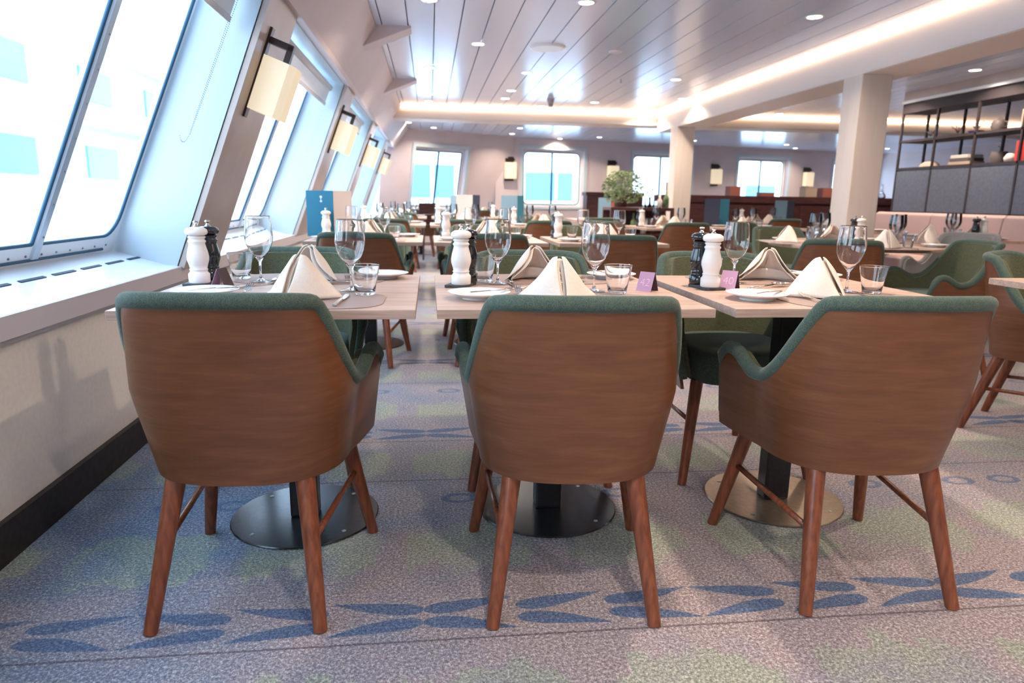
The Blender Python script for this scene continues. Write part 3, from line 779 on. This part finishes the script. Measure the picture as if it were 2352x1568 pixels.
def tent(num):
    def f_():
        t = empty('table_number_card')
        h = .060; dpt = .026; w = .052
        for s, m_, nm in ((-1, MT['lilac'], 'printed_face'), (1, MT['cardback'], 'rear_face')):
            MB().add([(-w/2, s*dpt, 0), (w/2, s*dpt, 0), (w/2, s*.0008, h), (-w/2, s*.0008, h), (-w/2, s*dpt-s*.0012, 0), (w/2, s*dpt-s*.0012, 0), (w/2, 0, h-.001), (-w/2, 0, h-.001)],
                     [(0, 1, 2, 3), (7, 6, 5, 4), (0, 4, 5, 1), (1, 5, 6, 2), (2, 6, 7, 3), (3, 7, 4, 0)]).build(nm, m_, t) if s > 0 else None
        face = MB().add([(-w/2, -dpt, 0), (w/2, -dpt, 0), (w/2, -.0008, h), (-w/2, -.0008, h), (-w/2, -dpt+.0012, 0), (w/2, -dpt+.0012, 0), (w/2, 0, h-.001), (-w/2, 0, h-.001)], [(0, 1, 2, 3), (7, 6, 5, 4), (0, 4, 5, 1), (1, 5, 6, 2), (2, 6, 7, 3), (3, 7, 4, 0)]).build('printed_face', MT['lilac'], t)
        cu = bpy.data.curves.new('number', 'FONT'); cu.body = num; cu.size = .036; cu.align_x = 'CENTER'; cu.align_y = 'CENTER'; cu.extrude = .0002; cu.offset = -.0004
        to = bpy.data.objects.new('tmp', cu); COL.objects.link(to); bpy.context.view_layer.update()
        me = bpy.data.meshes.new_from_object(to.evaluated_get(bpy.context.evaluated_depsgraph_get())); bpy.data.objects.remove(to)
        me.materials.clear(); me.materials.append(MT['cardink']); me.name = 'number'
        n = bpy.data.objects.new('printed_number', me); COL.objects.link(n); n.parent = face
        n.location = (0, -dpt*.55-.0008, h*.45); n.rotation_euler = (PI/2-math.atan(dpt/h), 0, 0); n['label'] = 'pale table number %s' % num
        return t
    return f_
def menu(front, side, dots=False, ang_=2.0, w=.185, h=.315):
    def f_():
        t = empty('standing_menu')
        MB().box((w/2, 0, h/2), (w, .003, h)).build('cover', front, t)
        x_ = w*math.cos(PI-ang_); 
        MB().box((w+math.cos(ang_-PI)*-0+math.cos(PI-ang_)*w/2, math.sin(PI-ang_)*w/2, h/2), (w, .003, h), rz=PI-ang_).build('back_cover', side, t)
        if dots:
            for k, (zz, rr) in enumerate(((.272, .0085), (.258, .004), (.243, .0075))):
                o = MB().tube([(w*.55, -.0014, zz), (w*.55, -.0024, zz)], rr, 16).build('emblem', MT['white_ink'], t)
        return t
    return f_

TZ = .7452
def rot2(x, y, a): return x*math.cos(a)-y*math.sin(a), x*math.sin(a)+y*math.cos(a)
ZM = TZ+.0018
def item(key, b, tb, lx, ly, z, rz, label, cat, group):
    cx, cy, a = tb; dx, dy = rot2(lx, ly, a)
    return put(key, b, (cx+dx, cy+dy, z), a+rz, label, cat, group)
def setting(tb, desc, side, q='', far=False, nr=0, P=None, skip=()):
    """one place setting; side 0 = near side, 1 = far side (mirrored)"""
    D = dict(mat=(.02, -.255), nap=(-.005, -.235), plate=(-.262, -.205), wine=(.115, -.070), tumbler=(.185, -.115), fork=(-.158, -.305), knife=(.135, -.27), spoon=(-.06, -.10))
    if P: D.update(P)
    cx, cy, a = tb; a2 = a+(PI if side else 0); tb2 = (cx, cy, a2)
    sd = 'far' if side else 'near'; g = lambda k: '%s on the %s' % (k, desc)
    gm = 'thin' if far else 'full'
    if 'mat' not in skip: item('mat', placemat, tb2, *D['mat'], TZ, 0, 'brown placemat, %s side, %s' % (sd, desc), 'placemat', g('placemats'))
    item('napkin', napkin(), tb2, *D['nap'], ZM, nr, 'cream peaked napkin, %s side, %s' % (sd, desc), 'napkin', g('napkins'))
    if 'plate' not in skip: item('plate', plate_, tb2, *D['plate'], TZ, 0, 'white side plate, %s side, %s' % (sd, desc), 'plate', g('side plates'))
    item('wine'+gm, wine(gm), tb2, *D['wine'], ZM if 'mat' not in skip else TZ, 0, 'empty wine glass, %s side, %s' % (sd, desc), 'wine glass', g('wine glasses'))
    item('tumbler'+gm, tumbler(gm), tb2, *D['tumbler'], TZ+.0002 if False else ZM, 0, 'clear tumbler, %s side, %s' % (sd, desc), 'tumbler', g('tumblers'))
    if far != 2:
        item('fork', fork, tb2, *D['fork'], ZM, .03, 'steel fork, %s side, %s' % (sd, desc), 'fork', g('forks'))
        item('knife', knife, tb2, *D['knife'], ZM, -.05, 'steel table knife, %s side, %s' % (sd, desc), 'knife', g('knives'))
    if not far:
        px, py = D['plate']
        item('butter', butter, tb2, px+.035, py-.01, TZ, -1.0 if not side else .4, 'butter knife across the side plate, %s side, %s' % (sd, desc), 'knife', g('butter knives'))
        item('spoon', spoon, tb2, *D['spoon'], ZM, -1.1, 'dessert spoon above the napkin, %s side, %s' % (sd, desc), 'spoon', g('spoons'))
def condiments(tb, desc, p=(-.29, .045), gap=.10, a=0, tents=None, tp=(.30, -.03), tr=0, slab=True):
    if slab: item('tray', tray, tb, p[0], p[1]+gap*.42, TZ, PI/2+a, 'dark slate tray under the mills on the %s' % desc, 'tray', 'slate trays under the mills')
    d = rot2(-gap*.0, gap, a)
    zz = TZ+.0092
    item('millw', mill(True), tb, p[0], p[1]+.01, zz, 0, 'tall white salt mill on the %s' % desc, 'salt mill', 'white mills on the tables')
    item('millb', mill(False), tb, p[0]+d[0], p[1]+d[1], zz, 0, 'glossy black pepper mill on the %s' % desc, 'pepper mill', 'black mills on the tables')
    if tents: item('tent'+tents, tent(tents), tb, tp[0], tp[1], TZ, tr, 'small folded lilac card numbered %s, %s' % (tents, desc), 'number card', 'table number cards')

# front row ---------------------------------------------------------
d1, d2, d3 = 'front row table beside the windows', 'front row middle table', 'front row right table'
put('t_w', sq_table(.745, .82, MT['discm']), (-.410, 2.156, 0), 0, 'rectangular oak table in the front row, beside the window sill', 'table', 'front row tables')
put('t_w', None, (.389, 2.156, 0), 0, 'rectangular oak table in the front row, behind the middle armchair', 'table', 'front row tables')
put('t_b', sq_table(.765, .82, MT['diskbronze']), (1.200, 2.156, 0), 0, 'rectangular oak table on a bronze round foot, front row right', 'table', 'front row tables')
put('t_w', None, (2.60, 2.10, 0), 0, 'oak table cut off by the right edge of the picture', 'table', 'front row tables')
g = 'walnut armchairs of the front row'
chair(-.450, 1.795, -4.0, 'walnut-backed armchair in front of the window table, its back to us', g)
chair(.362, 1.742, -4.0, 'walnut-backed armchair in front of the middle table, centre of the picture', g)
chair(1.150, 1.732, -1.5, 'walnut-backed armchair in front of the right table, left arm showing', g)
g = 'armchairs on the far side of the front row'
chair(-.52, 2.63, 178, 'armchair across the front window table, teal padded back facing us', g)
chair(.395, 2.545, 179, 'armchair across the front middle table, olive padded back facing us', g)
chair(1.165, 2.545, 181, 'armchair across the front right table, olive padded back facing us', g)
chair(2.80, 2.74, 215, 'green padded armchair at the table cut off by the right edge', g)
chair(3.12, 3.92, 82, 'armchair seen from its walnut side, behind the green one at right edge', g)
T = (-.410, 2.156, 0)
setting(T, d1, 0, P=dict(mat=(.04, -.245), nap=(.045, -.215), plate=(-.215, -.155), wine=(.175, -.060), tumbler=(.222, -.135), fork=(-.115, -.15), knife=(.17, -.26), spoon=(-.11, .03)), nr=-.35)
setting(T, d1, 1, P=dict(mat=(-.01, -.27), nap=(-.02, -.22), plate=(-.245, -.30), wine=(.140, -.170), tumbler=(.225, -.262), fork=(-.135, -.27), knife=(.10, -.28), spoon=(-.11, -.12)), nr=-.4)
condiments(T, d1, (-.305, .075), .085, -.15)
item('tentw', tent('36'), T, -.222, .03, TZ, -PI/2-.25, 'pale folded number card beside the mills, %s' % d1, 'number card', 'table number cards')
T = (.389, 2.156, 0)
setting(T, d2, 0, P=dict(mat=(.015, -.255), nap=(-.022, -.235), plate=(-.25, -.205), wine=(.118, -.068), tumbler=(.182, -.106), fork=(-.125, -.20), knife=(.105, -.25), spoon=(-.075, .0)), nr=.0)
setting(T, d2, 1, P=dict(mat=(.0, -.27), nap=(.03, -.26), plate=(-.27, -.30), wine=(.165, -.125), tumbler=(.205, -.20), fork=(-.14, -.27), knife=(.115, -.15), spoon=(-.05, -.10)), nr=.25)
condiments(T, d2, (-.290, .045), .075, -.35, tents='42', tp=(.298, -.040), tr=-.80)
T = (1.200, 2.156, 0)
setting(T, d3, 0, P=dict(mat=(.07, -.255), nap=(-.010, -.195), plate=(-.238, -.230), wine=(.138, -.085), tumbler=(.210, -.108), fork=(-.085, -.30), knife=(.145, -.24), spoon=(-.08, .03)), nr=.28)
setting(T, d3, 1, P=dict(mat=(.0, -.27), nap=(-.03, -.25), plate=(-.265, -.31), wine=(.138, -.155), tumbler=(.20, -.215), fork=(-.160, -.295), knife=(.13, -.24), spoon=(-.06, -.10)), nr=-.25)
condiments(T, d3, (-.290, -.015), .085, .12, tents='40', tp=(-.215, .012), tr=-.75)

# rows behind -------------------------------------------------------
ROWS = [(4.87, 'second', False), (7.60, 'third', True), (10.35, 'fourth', 2)]
COLS = [(-.42, 'beside the windows'), (.40, 'right of the aisle'), (1.215, 'left of the pillars')]
for ry, rn, far in ROWS:
    for ci, (cx, cn) in enumerate(COLS):
        ds = '%s row table %s' % (rn, cn)
        cx2 = cx+(0 if far is False else random.uniform(-.03, .03))
        put('t_w', None, (cx2, ry, 0), 0, 'rectangular oak table, %s row, %s' % (rn, cn), 'table', '%s row tables' % rn)
        T = (cx2, ry, 0)
        setting(T, ds, 0, far=far, nr=random.uniform(-.22, .22)); setting(T, ds, 1, far=far, nr=random.uniform(-.22, .22))
        condiments(T, ds, (-.285, .02+.05*ci), .085, .1)
        chair(cx2+random.uniform(-.03, .02), ry-.46, random.uniform(-6, 4), 'walnut-backed armchair on the near side of the %s' % ds, 'walnut armchairs of the %s row' % rn)
        chair(cx2+random.uniform(-.03, .03), ry+.47, 180+random.uniform(-6, 6), 'armchair on the far side of the %s' % ds, 'far side armchairs of the %s row' % rn)
for cx, lb in ((-.15, 'corner window table at the far end'), (1.0, 'last table before the far wall')):
    T = (cx, 12.95, 0); put('t_w', None, T, 0, 'small oak table, %s' % lb, 'table', 'tables at the far end')
    setting(T, lb, 0, far=2); setting(T, lb, 1, far=2, nr=.4); condiments(T, lb)
    chair(cx, 12.5, 4, 'walnut-backed armchair at the %s' % lb, 'armchairs at the far end'); chair(cx+.1, 13.4, 176, 'armchair beyond the %s' % lb, 'armchairs at the far end')
# round table in front of the near pillar
d5 = 'large round table before near pillar'
put('round_a', rd_table(.60), (3.08, 4.72, 0), 0, 'large round oak table in front of the near pillar', 'table', 'round tables')
for k, (a, sd, lb) in enumerate(((-.2, 0, 'near edge of'), (1.35, 0, 'right edge of'), (PI-.2, 0, 'far edge of'), (-1.75, 0, 'left edge of'))):
    T = (3.08+.27*math.sin(a), 4.72-.27*math.cos(a), a); setting(T, '%s %s' % (lb, d5), 0, far=True, nr=.1*k-.15, P=dict(mat=(.02, -.235), plate=(-.25, -.16)))
condiments((3.08, 4.72, 0), d5, (.02, -.02), .09)
chair(2.55, 4.12, -20, 'walnut-backed armchair in front of the large round table', 'armchairs at the large round table')
chair(4.02, 4.92, 112, 'grey barrel-backed chair right of the large round table', 'armchairs at the large round table', 'grey')
chair(3.05, 5.62, 180, 'armchair behind the large round table', 'armchairs at the large round table')
# table with the tall peaks before the farther pillar
d6 = 'table in front of the farther pillar'
put('t_w', None, (2.62, 7.45, 0), 0, 'oak table standing in front of the farther pillar', 'table', 'middle tables')
setting((2.62, 7.45, 0), d6, 0, far=True, nr=.1); setting((2.62, 7.45, 0), d6, 1, far=True, nr=.2); condiments((2.62, 7.45, 0), d6)
chair(2.60, 7.0, -3, 'walnut-backed armchair in front of the table by the farther pillar', 'middle armchairs')
chair(1.98, 7.15, -55, 'armchair turned sideways left of the farther pillar', 'middle armchairs')
chair(2.05, 8.45, 6, 'walnut-backed armchair near the plant station', 'middle armchairs')
# small round table
d7 = 'small round table right of the farther pillar'
put('round_b', rd_table(.50), (3.60, 7.80, 0), 0, 'small round oak table right of the farther pillar', 'table', 'round tables')
for k, a in enumerate((-.3, 2.4)):
    T = (3.60+.14*math.sin(a), 7.80-.14*math.cos(a), a); setting(T, d7+(', front' if k == 0 else ', back'), 0, far=True, nr=.3, skip=('mat',), P=dict(plate=(-.24, -.04), fork=(-.18, -.26)))
chair(3.42, 6.95, 205, 'green padded armchair left of the small round table', 'middle armchairs')
chair(3.95, 6.30, 160, 'grey barrel-backed chair between the two round tables', 'middle armchairs', 'grey')
for k, (cx, cy, lb) in enumerate(((4.75, 9.55, 'left table along the dark divider'), (6.0, 9.3, 'right table along the dark divider'))):
    T = (cx, cy, 0); put('t_w', None, T, 0, 'oak table, %s' % lb, 'table', 'tables along the divider')
    setting(T, lb, 0, far=2, nr=.2); setting(T, lb, 1, far=2, nr=-.2); condiments(T, lb)
    chair(cx, cy-.45, 3, 'walnut-backed armchair at the %s' % lb, 'armchairs along the divider')
# booth tables
for k, (cx, cy, lb) in enumerate(((4.56, 5.62, 'nearer booth table before the leather bench'), (4.56, 7.20, 'farther booth table before the leather bench'))):
    T = (cx, cy, PI/2); put('t_w', None, (cx, cy, 0), PI/2, 'oak table, %s' % lb, 'table', 'booth tables')
    setting(T, lb, 0, far=True, nr=.3); setting(T, lb, 1, far=True, nr=-.2); condiments(T, lb, (-.31, -.04), .08)
# standing menus
put('menu_a', menu(MT['menublue'], MT['menugrey'], True, 2.2), (-.855, 5.03, TZ), 0, 'large petrol blue standing menu with white emblem, window table', 'menu', 'standing menus')
mm = [('menu_b', MT['menugrey'], MT['menunavy'], .30, 7.95, 'pale and navy menu standing left, third row', 1.2), ('menu_c', MT['extblue'], MT['menunavy'],  .30, 10.335, 'light blue menu standing farther left, fourth row', 1.2),
      ('menu_d', MT['extblue'], MT['menublue'], .80, 7.85, 'light blue menu standing in front of the far window, third row', 1.2), ('menu_e', MT['extblue'], MT['terracotta'], 2.42, 9.9, 'blue menu with red back left of the plant', 1.2),
      ('menu_f', MT['menunavy'], MT['menunavy'], 3.18, 7.83, 'navy menu standing right of the farther pillar', .3), ('menu_g', MT['menublue'], MT['menunavy'], 3.38, 8.03, 'blue menu standing on the small round table', .3), ('menu_h', MT['extblue'], MT['menunavy'], 4.9, 9.5, 'slate blue menu standing before the dark divider', .5)]
for k, a, b_, x_, y_, lb, an in mm:
    if k == 'menu_e':
        put('t_w', None, (2.45, 10.2, 0), 0, 'oak table left of the plant station, fourth row', 'table', 'middle tables')
    put(k, menu(a, b_, False, an+.9 if an > 1 else 1.3 if an < .4 else 2.6), (x_, y_, TZ), 0, lb, 'menu', 'standing menus')

# ------------------------------------------------------------------ aisle high chair
t = empty('high_chair', (.02, 11.9, 0), .35)
for sx in (-1, 1):
    for sy in (-1, 1): MB().tube([(sx*.23, sy*.25, 0), (sx*.15, sy*.10, .58)], .016, 8).build('leg', MT['darkwood'], t)
MB().box((0, 0, .56), (.34, .32, .03)).build('seat', MT['darkwood'], t, bevel=.005)
MB().box((0, .15, .76), (.32, .025, .34)).build('backrest', MT['darkwood'], t, bevel=.005)
MB().box((0, -.18, .74), (.36, .14, .02)).build('tray', MT['darkwood'], t, bevel=.004)
for s in (-1, 1): MB().box((s*.17, -.02, .70), (.02, .36, .03)).build('armrest', MT['darkwood'], t)
for sy in (-1, 1): MB().tube([(-.20, sy*.19, .25), (.20, sy*.19, .25)], .010, 8).build('stretcher', MT['darkwood'], t)
tag(t, 'dark wooden high chair standing at the far end of the aisle', 'high chair')

# ------------------------------------------------------------------ shelf divider and bench on the right
XS = 5.5; Y0, Y1 = 2.0, 7.82; bay = .575; DEP = .34
t = empty('shelf_divider', (XS, Y1, 0))
def R_(x0, x1, y0, y1, z0, z1): return MB().box(((x0+x1)/2, (y0+y1)/2, (z0+z1)/2), (abs(x1-x0), abs(y1-y0), abs(z1-z0)))
LN = Y1-Y0
R_(0, DEP, -LN, 0, 2.06, 2.17).build('header', MT['shelfm'], t, bevel=.004)
R_(-.03, .0, -LN, 0, 2.17, 2.20).build('light_rail', MT['white'], t)
R_(0, DEP, -LN, 0, 2.17, ZC).build('upper_panel', MT['pier'], t)
for z0, z1, n_ in ((1.735, 1.76, 'shelf'), (1.425, 1.45, 'shelf')): R_(0, DEP, -LN, 0, z0, z1).build(n_, MT['shelfm'], t)
R_(0, .03, -LN, 0, .93, .955).build('bottom_rail', MT['shelfm'], t)
k = 0
while k*bay < LN:
    y = -k*bay
    R_(0, .022, y-.022, y, .0, 2.06).build('upright', MT['shelfm'], t); R_(DEP-.022, DEP, y-.022, y, .0, 2.06).build('upright', MT['shelfm'], t)
    if (k+1)*bay < LN: R_(.006, .022, y-bay, y-.022, .955, 1.425).build('infill_panel', MT['shelfpanel'], t)
    k += 1
R_(DEP-.02, DEP, -LN, 0, 0, 1.425).build('back_panel', MT['shelfpanel'], t)
tag(t, 'dark open shelf divider with slate blue panels on the right', 'shelf')
t = empty('bench', (5.2, 7.9, 0)); LN = 5.8
def bprof(): return [(-.34, 0), (.25, 0), (.27, .93), (.20, .955), (.12, .93), (.06, .52), (-.30, .50), (-.36, .47), (-.36, .38), (-.34, .36)]
MB().prism([(-.30, 0), (.26, 0), (.26, .36), (-.30, .36)], -LN, 0, 'y').build('plinth', MT['darkwood'], t)
for k in range(6):
    MB().prism([(-.36, .365), (.09, .365), (.09, .48), (.06, .50), (-.30, .505), (-.35, .48)], -(k+1)*.96+.004, -k*.96-.004, 'y').build('seat_pad', MT['leather'], t, bevel=.012)
    MB().prism([(.10, .46), (.27, .46), (.285, .90), (.26, .94), (.20, .945), (.16, .92)], -(k+1)*.96+.004, -k*.96-.004, 'y').build('back_pad', MT['leather'], t, bevel=.012)
tag(t, 'long rose beige leather bench below the slate blue panels', 'bench')
# objects on the shelves: y positions counted from the far end
def sh(name, y, z, lb, cat, mb_parts, dx=.16):
    t = empty(name, (XS+dx, Y1+y, z))
    for n_, mb, m_ in mb_parts: mb.build(n_, m_, t, smooth=(n_ in ('body', 'pot', 'dome', 'spout')), ang=.8)
    tag(t, lb, cat); return t
zu, zl = 1.7605, 1.4505
def branch_pot(h=.08):
    mb = MB()
    for k in range(9): a = k*.7; mb.tube([(0, 0, .03), (.03*math.cos(a), .04*math.sin(a), .08), (.05*math.cos(a)*1.2, .08*math.sin(a), .10+.03*math.sin(3*k))], .003, 5)
    return mb
sh('driftwood', -.30, zu, 'twisted driftwood ornament on the upper shelf, far end', 'ornament', [('branches', branch_pot(), MT['stone'])])
sh('driftwood', -.72, zu, 'low dark root ornament on the upper shelf beside the second upright', 'ornament', [('branches', branch_pot(), MT['pot'])])
sh('glazed_bowl', -.98, zu, 'violet glazed bowl with twigs on the upper shelf', 'bowl', [('body', MB().lathe([(0, 0), (.05, 0), (.075, .03), (.07, .035), (0, .02)], 18), MT['purple']), ('twigs', branch_pot(), MT['stone'])])
sh('teapot', -1.27, zu, 'dark grey stoneware teapot on the upper shelf', 'teapot', [('body', MB().lathe([(0, 0), (.05, 0), (.075, .05), (.06, .10), (.03, .115), (.012, .13), (0, .132)], 20), MT['stone']), ('spout', MB().tube([(0, .06, .05), (0, .10, .09)], [.014, .008], 8), MT['stone']), ('handle', MB().tube([(0, -.06, .09), (0, -.10, .085), (0, -.105, .05), (0, -.06, .035)], .007, 8), MT['stone'])])
for k in range(4): 
    o = R_(-.09, .09, -.022, .022, 0, .17+.006*(k % 2)).build('hardback_book', MT['tan'], bevel=.003); o.location = (XS+.15, Y1-1.66-.047*k, zu)
    tag(o, 'tan hardback book standing on the upper shelf right of the teapot', 'book', 'tan books on the upper shelf')
o = MB().lathe([(0, 0), (.05, 0), (.06, .05), (.04, .09), (0, .09)], 16).build('clay_jar', MT['terracotta'], smooth=True); o.location = (XS+.15, Y1-1.90, zu); tag(o, 'round salmon clay jar on the upper shelf by the tan books', 'jar')
o = MB().grid(lambda a, b: (math.cos(a*2*PI)*.07*math.sin(b*PI/2), math.sin(a*2*PI)*.15*math.sin(b*PI/2), .07*math.cos(b*PI/2)), 20, 8, True).build('bread_loaf', MT['tan'], smooth=True); o.location = (XS+.16, Y1-.35, zl); tag(o, 'long tan bread-shaped ornament on the lower shelf, far end', 'ornament')
for k, (w_, m_) in enumerate(((.30, 'tan'), (.27, 'stone'), (.24, 'creamo'))):
    o = R_(-.09, .09, -w_/2, w_/2, 0, .034).build('hardback_book', MT[m_], bevel=.003); o.location = (XS+.16, Y1-.90, zl+.035*k)
    tag(o, ['tan book at the bottom of the flat stack on the lower shelf', 'dark book in the middle of the flat stack on the lower shelf', 'cream book on top of the flat stack on the lower shelf'][k], 'book', 'flat stack of books on the lower shelf')
sh('basket_pot', -1.33, zl, 'round woven basket with a sprig on the lower shelf', 'basket', [('body', MB().lathe([(0, 0), (.07, 0), (.085, .06), (.07, .11), (0, .11)], 20), MT['stone']), ('sprig', MB().tube([(0, 0, .1), (.01, .01, .15), (0, .03, .17)], .004, 5), MT['leaf'])])
o = MB().lathe([(0, 0), (.05, 0), (.06, .04), (.035, .08), (0, .085)], 18).build('cream_jar', MT['creamo'], smooth=True); o.location = (XS+.12, Y1-1.52, zl); tag(o, 'small cream jar left of the red books on the lower shelf', 'jar')
for k in range(5):
    o = R_(-.09, .09, -.020, .020, 0, .19).build('red_book', MT['red'], bevel=.003); o.location = (XS+.14, Y1-1.66-.043*k, zl); tag(o, 'bright red book standing on the lower shelf', 'book', 'row of red books on the lower shelf')

# ------------------------------------------------------------------ dark divider with crates in front of the far windows
t = empty('room_divider', (3.75, 10.98, 0))
R_(0, 4.6, 0, .30, 0, 1.02).build('body', MT['darkwood'], t); R_(-.04, 4.64, -.03, .33, 1.02, 1.13).build('capping', MT['darkwood'], t, bevel=.006)
for k in range(6): R_(.10+.75*k, .78+.75*k, -.012, 0, .55, .98).build('front_panel', MT['darkwood'], t, bevel=.004)
tag(t, 'long low dark red wooden divider in front of the far windows', 'divider')
t = empty('room_divider', (2.70, 11.9, 0)); R_(0, 1.0, 0, .3, 0, 1.10).build('body', MT['darkwood'], t, bevel=.004); R_(-.02, 1.02, -.02, .32, 1.10, 1.16).build('capping', MT['darkwood'], t, bevel=.004)
tag(t, 'short dark wooden divider left of the farther pillar', 'divider')
cr = [(3.98, .24, .20, 'tan', 'pale cardboard crate on the divider beside the pillar'), (4.98, .18, .15, 'terracotta', 'red brown box on the divider right of the sconce'), (5.55, .22, .06, 'terracotta', 'low red brown box on the divider under the window'), (6.30, .20, .16, 'tan', 'tan box on the divider under the second window pane'), (6.60, .20, .15, 'terracotta', 'dark red box on the divider, right window pane'), (6.93, .22, .13, 'terracotta', 'red brown box on the divider, last before the near pillar')]
for x_, w_, h_, m_, lb in cr:
    t = empty('storage_box', (x_, 11.12, 1.1305)); R_(-w_/2, w_/2, -.1, .1, 0, h_-.012).build('body', MT[m_], t, bevel=.003); R_(-w_/2-.004, w_/2+.004, -.104, .104, h_-.012, h_).build('lid', MT[m_], t, bevel=.002); tag(t, lb, 'box', 'boxes on the divider')
for x_, s in ((7.32, 1), (7.48, .8), (7.62, .9)):
    o = MB().lathe([(0, 0), (.07*s, 0), (.08*s, .05*s), (.025*s, .12*s), (.018*s, .24*s), (.024*s, .25*s)], 16).build('decanter', MT['thin'], smooth=True); o.location = (x_, 11.12, 1.1305); tag(o, 'clear long-necked decanter standing on the dark divider', 'decanter', 'decanters on the divider')

# ------------------------------------------------------------------ service station with plant
t = empty('service_station', (2.72, 8.95, 0))
R_(-.42, .42, -.22, .22, .90, .94).build('worktop', MT['darkwood'], t, bevel=.004); R_(-.40, .40, -.20, .20, .10, .13).build('lower_shelf', MT['darkwood'], t); R_(-.40, .40, -.20, .20, .58, .60).build('middle_shelf', MT['darkwood'], t)
for sx in (-1, 1):
    for sy in (-1, 1): R_(sx*.40-.02, sx*.40+.02, sy*.20-.02, sy*.20+.02, 0, .90).build('leg', MT['darkwood'], t)
R_(-.38, .38, .18, .20, .13, .90).build('back_panel', MT['darkwood'], t); tag(t, 'dark wooden service station under the leafy plant', 'side table')
t = empty('potted_plant', (2.50, 8.98, .9405))
MB().lathe([(0, 0), (.07, 0), (.095, .12), (.085, .125), (0, .11)], 18).build('pot', MT['pot'], t, smooth=True)
mb = MB(); st = MB(); rd = random.Random(3)
for k in range(16):
    a = rd.uniform(0, 2*PI); h = rd.uniform(.16, .34); q = rd.uniform(.05, .20); st.tube([(0, 0, .1), (q*.5*math.cos(a), q*.5*math.sin(a), h*.7+.08), (q*math.cos(a), q*math.sin(a), h+.10)], .003, 5)
for k in range(980):
    a = rd.uniform(0, 2*PI); z = rd.uniform(.06, .46); rr = .285*math.sqrt(rd.random())*math.sqrt(max(.05, 1-((z-.24)/.25)**2)); c = Vector((rr*math.cos(a)+.02, rr*math.sin(a), z))
    d = Vector((rd.uniform(-1, 1), rd.uniform(-1, 1), rd.uniform(-.6, .8))).normalized(); s_ = d.orthogonal().normalized(); l = rd.uniform(.036, .058); n_ = d.cross(s_)
    mb.add([c-d*l*.5, c+s_*l*.28, c+n_*l*.12, c+d*l*.5, c-s_*l*.28], [(0, 1, 2), (1, 3, 2), (3, 4, 2), (4, 0, 2)])
mb.build('foliage', MT['leaf'], t); st.build('stems', MT['leaf'], t); tag(t, 'bushy green leafy plant in a brown pot before the far wall', 'plant')
for k, (x_, y_, m_, h_) in enumerate(((2.80, 8.82, 'thin', .20), (2.88, 8.86, 'thin', .24), (2.96, 8.80, 'creamo', .16), (3.06, 8.84, 'leaf', .22))):
    o = MB().lathe([(0, 0), (.034, 0), (.036, h_*.55), (.014, h_*.75), (.014, h_), (0, h_)], 16).build('bottle', MT[m_], smooth=True); o.location = (x_, y_, .9405)
    tag(o, ['clear short bottle beside the plant on the service station', 'clear tall bottle on the service station', 'cream bottle on the service station', 'green bottle at the right end of the service station'][k], 'bottle', 'bottles on the service station')
for k in range(4):
    m_ = ['terracotta', 'leaf', 'creamo', 'pot'][k]
    o = MB().lathe([(0, 0), (.036, 0), (.038, .15), (.015, .20), (.015, .27), (0, .27)], 16).build('wine_bottle', MT[m_], smooth=True); o.location = (2.50+.14*k, 8.86, .6005)
    tag(o, ['red brown', 'green', 'cream labelled', 'dark brown'][k]+' wine bottle on the middle shelf of the service station', 'bottle', 'wine bottles under the service station top')

# ------------------------------------------------------------------ the harbour outside
g_ = MB().box((-34, 10, -3.3), (60, 120, .6)).build('ground', MT['snow']); struct(g_)
g_ = MB().box((5, 52, -3.3), (90, 55, .6)).build('ground', MT['snow']); struct(g_)
def building(name, c, d, mat_, rows, cols_, face, label, cat, win=(1.3, 1.1), deck=False, wl=()):
    t = empty(name, (c[0], c[1], -3.0)); MB().box((0, 0, d[2]/2), d).build('body', mat_, t)
    MB().box((0, 0, d[2]+.15), (d[0]+.6, d[1]+.6, .3)).build('roof', MT['snow'], t)
    ln = d[1] if face == 'x' else d[0]
    for i in range(rows):
        for j in range(cols_):
            s = -ln/2+ln*(j+.5)/cols_; z = 1.2+(d[2]-1.2)*(i+.45)/rows
            if face == 'x': MB().box((d[0]/2+.03, s, z), (.08, win[0], win[1])).build('window', MT['extwin'], t)
            else: MB().box((s, -d[1]/2-.03, z), (win[0], .08, win[1])).build('window', MT['extwin'], t)
    for (s, z, w_, h_) in wl: MB().box((s, -d[1]/2-.03, z), (w_, .08, h_)).build('window', MT['extwin'], t)
    if deck:
        for i in range(rows+1):
            z = 1.0+(d[2]-1.2)*i/rows
            MB().box((d[0]/2+.35, 0, z), (.7, ln, .12)).build('deck_edge', MT['snow'], t)
    tag(t, label, cat); return t
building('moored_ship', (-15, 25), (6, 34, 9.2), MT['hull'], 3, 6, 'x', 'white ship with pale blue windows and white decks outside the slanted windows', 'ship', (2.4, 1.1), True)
building('warehouse', (3.2, 36), (15, 6, 9.0), MT['snow'], 0, 0, 'y', 'white quayside building with blue windows beyond the far left windows', 'building', wl=[(-3.6, 4.75, .9, 1.5), (-2.5, 4.75, .9, 1.5), (2.0, 4.6, 1.4, 1.3), (3.2, 4.6, .7, 1.3)])
building('boat_shed', (16.0, 38), (6.5, 5, 6.4), MT['snow'], 0, 0, 'y', 'snowy white shed beyond the right-hand far windows', 'building', wl=[(-1.5, 4.4, 1.6, 1.0), (1.4, 4.4, 1.6, 1.0)])
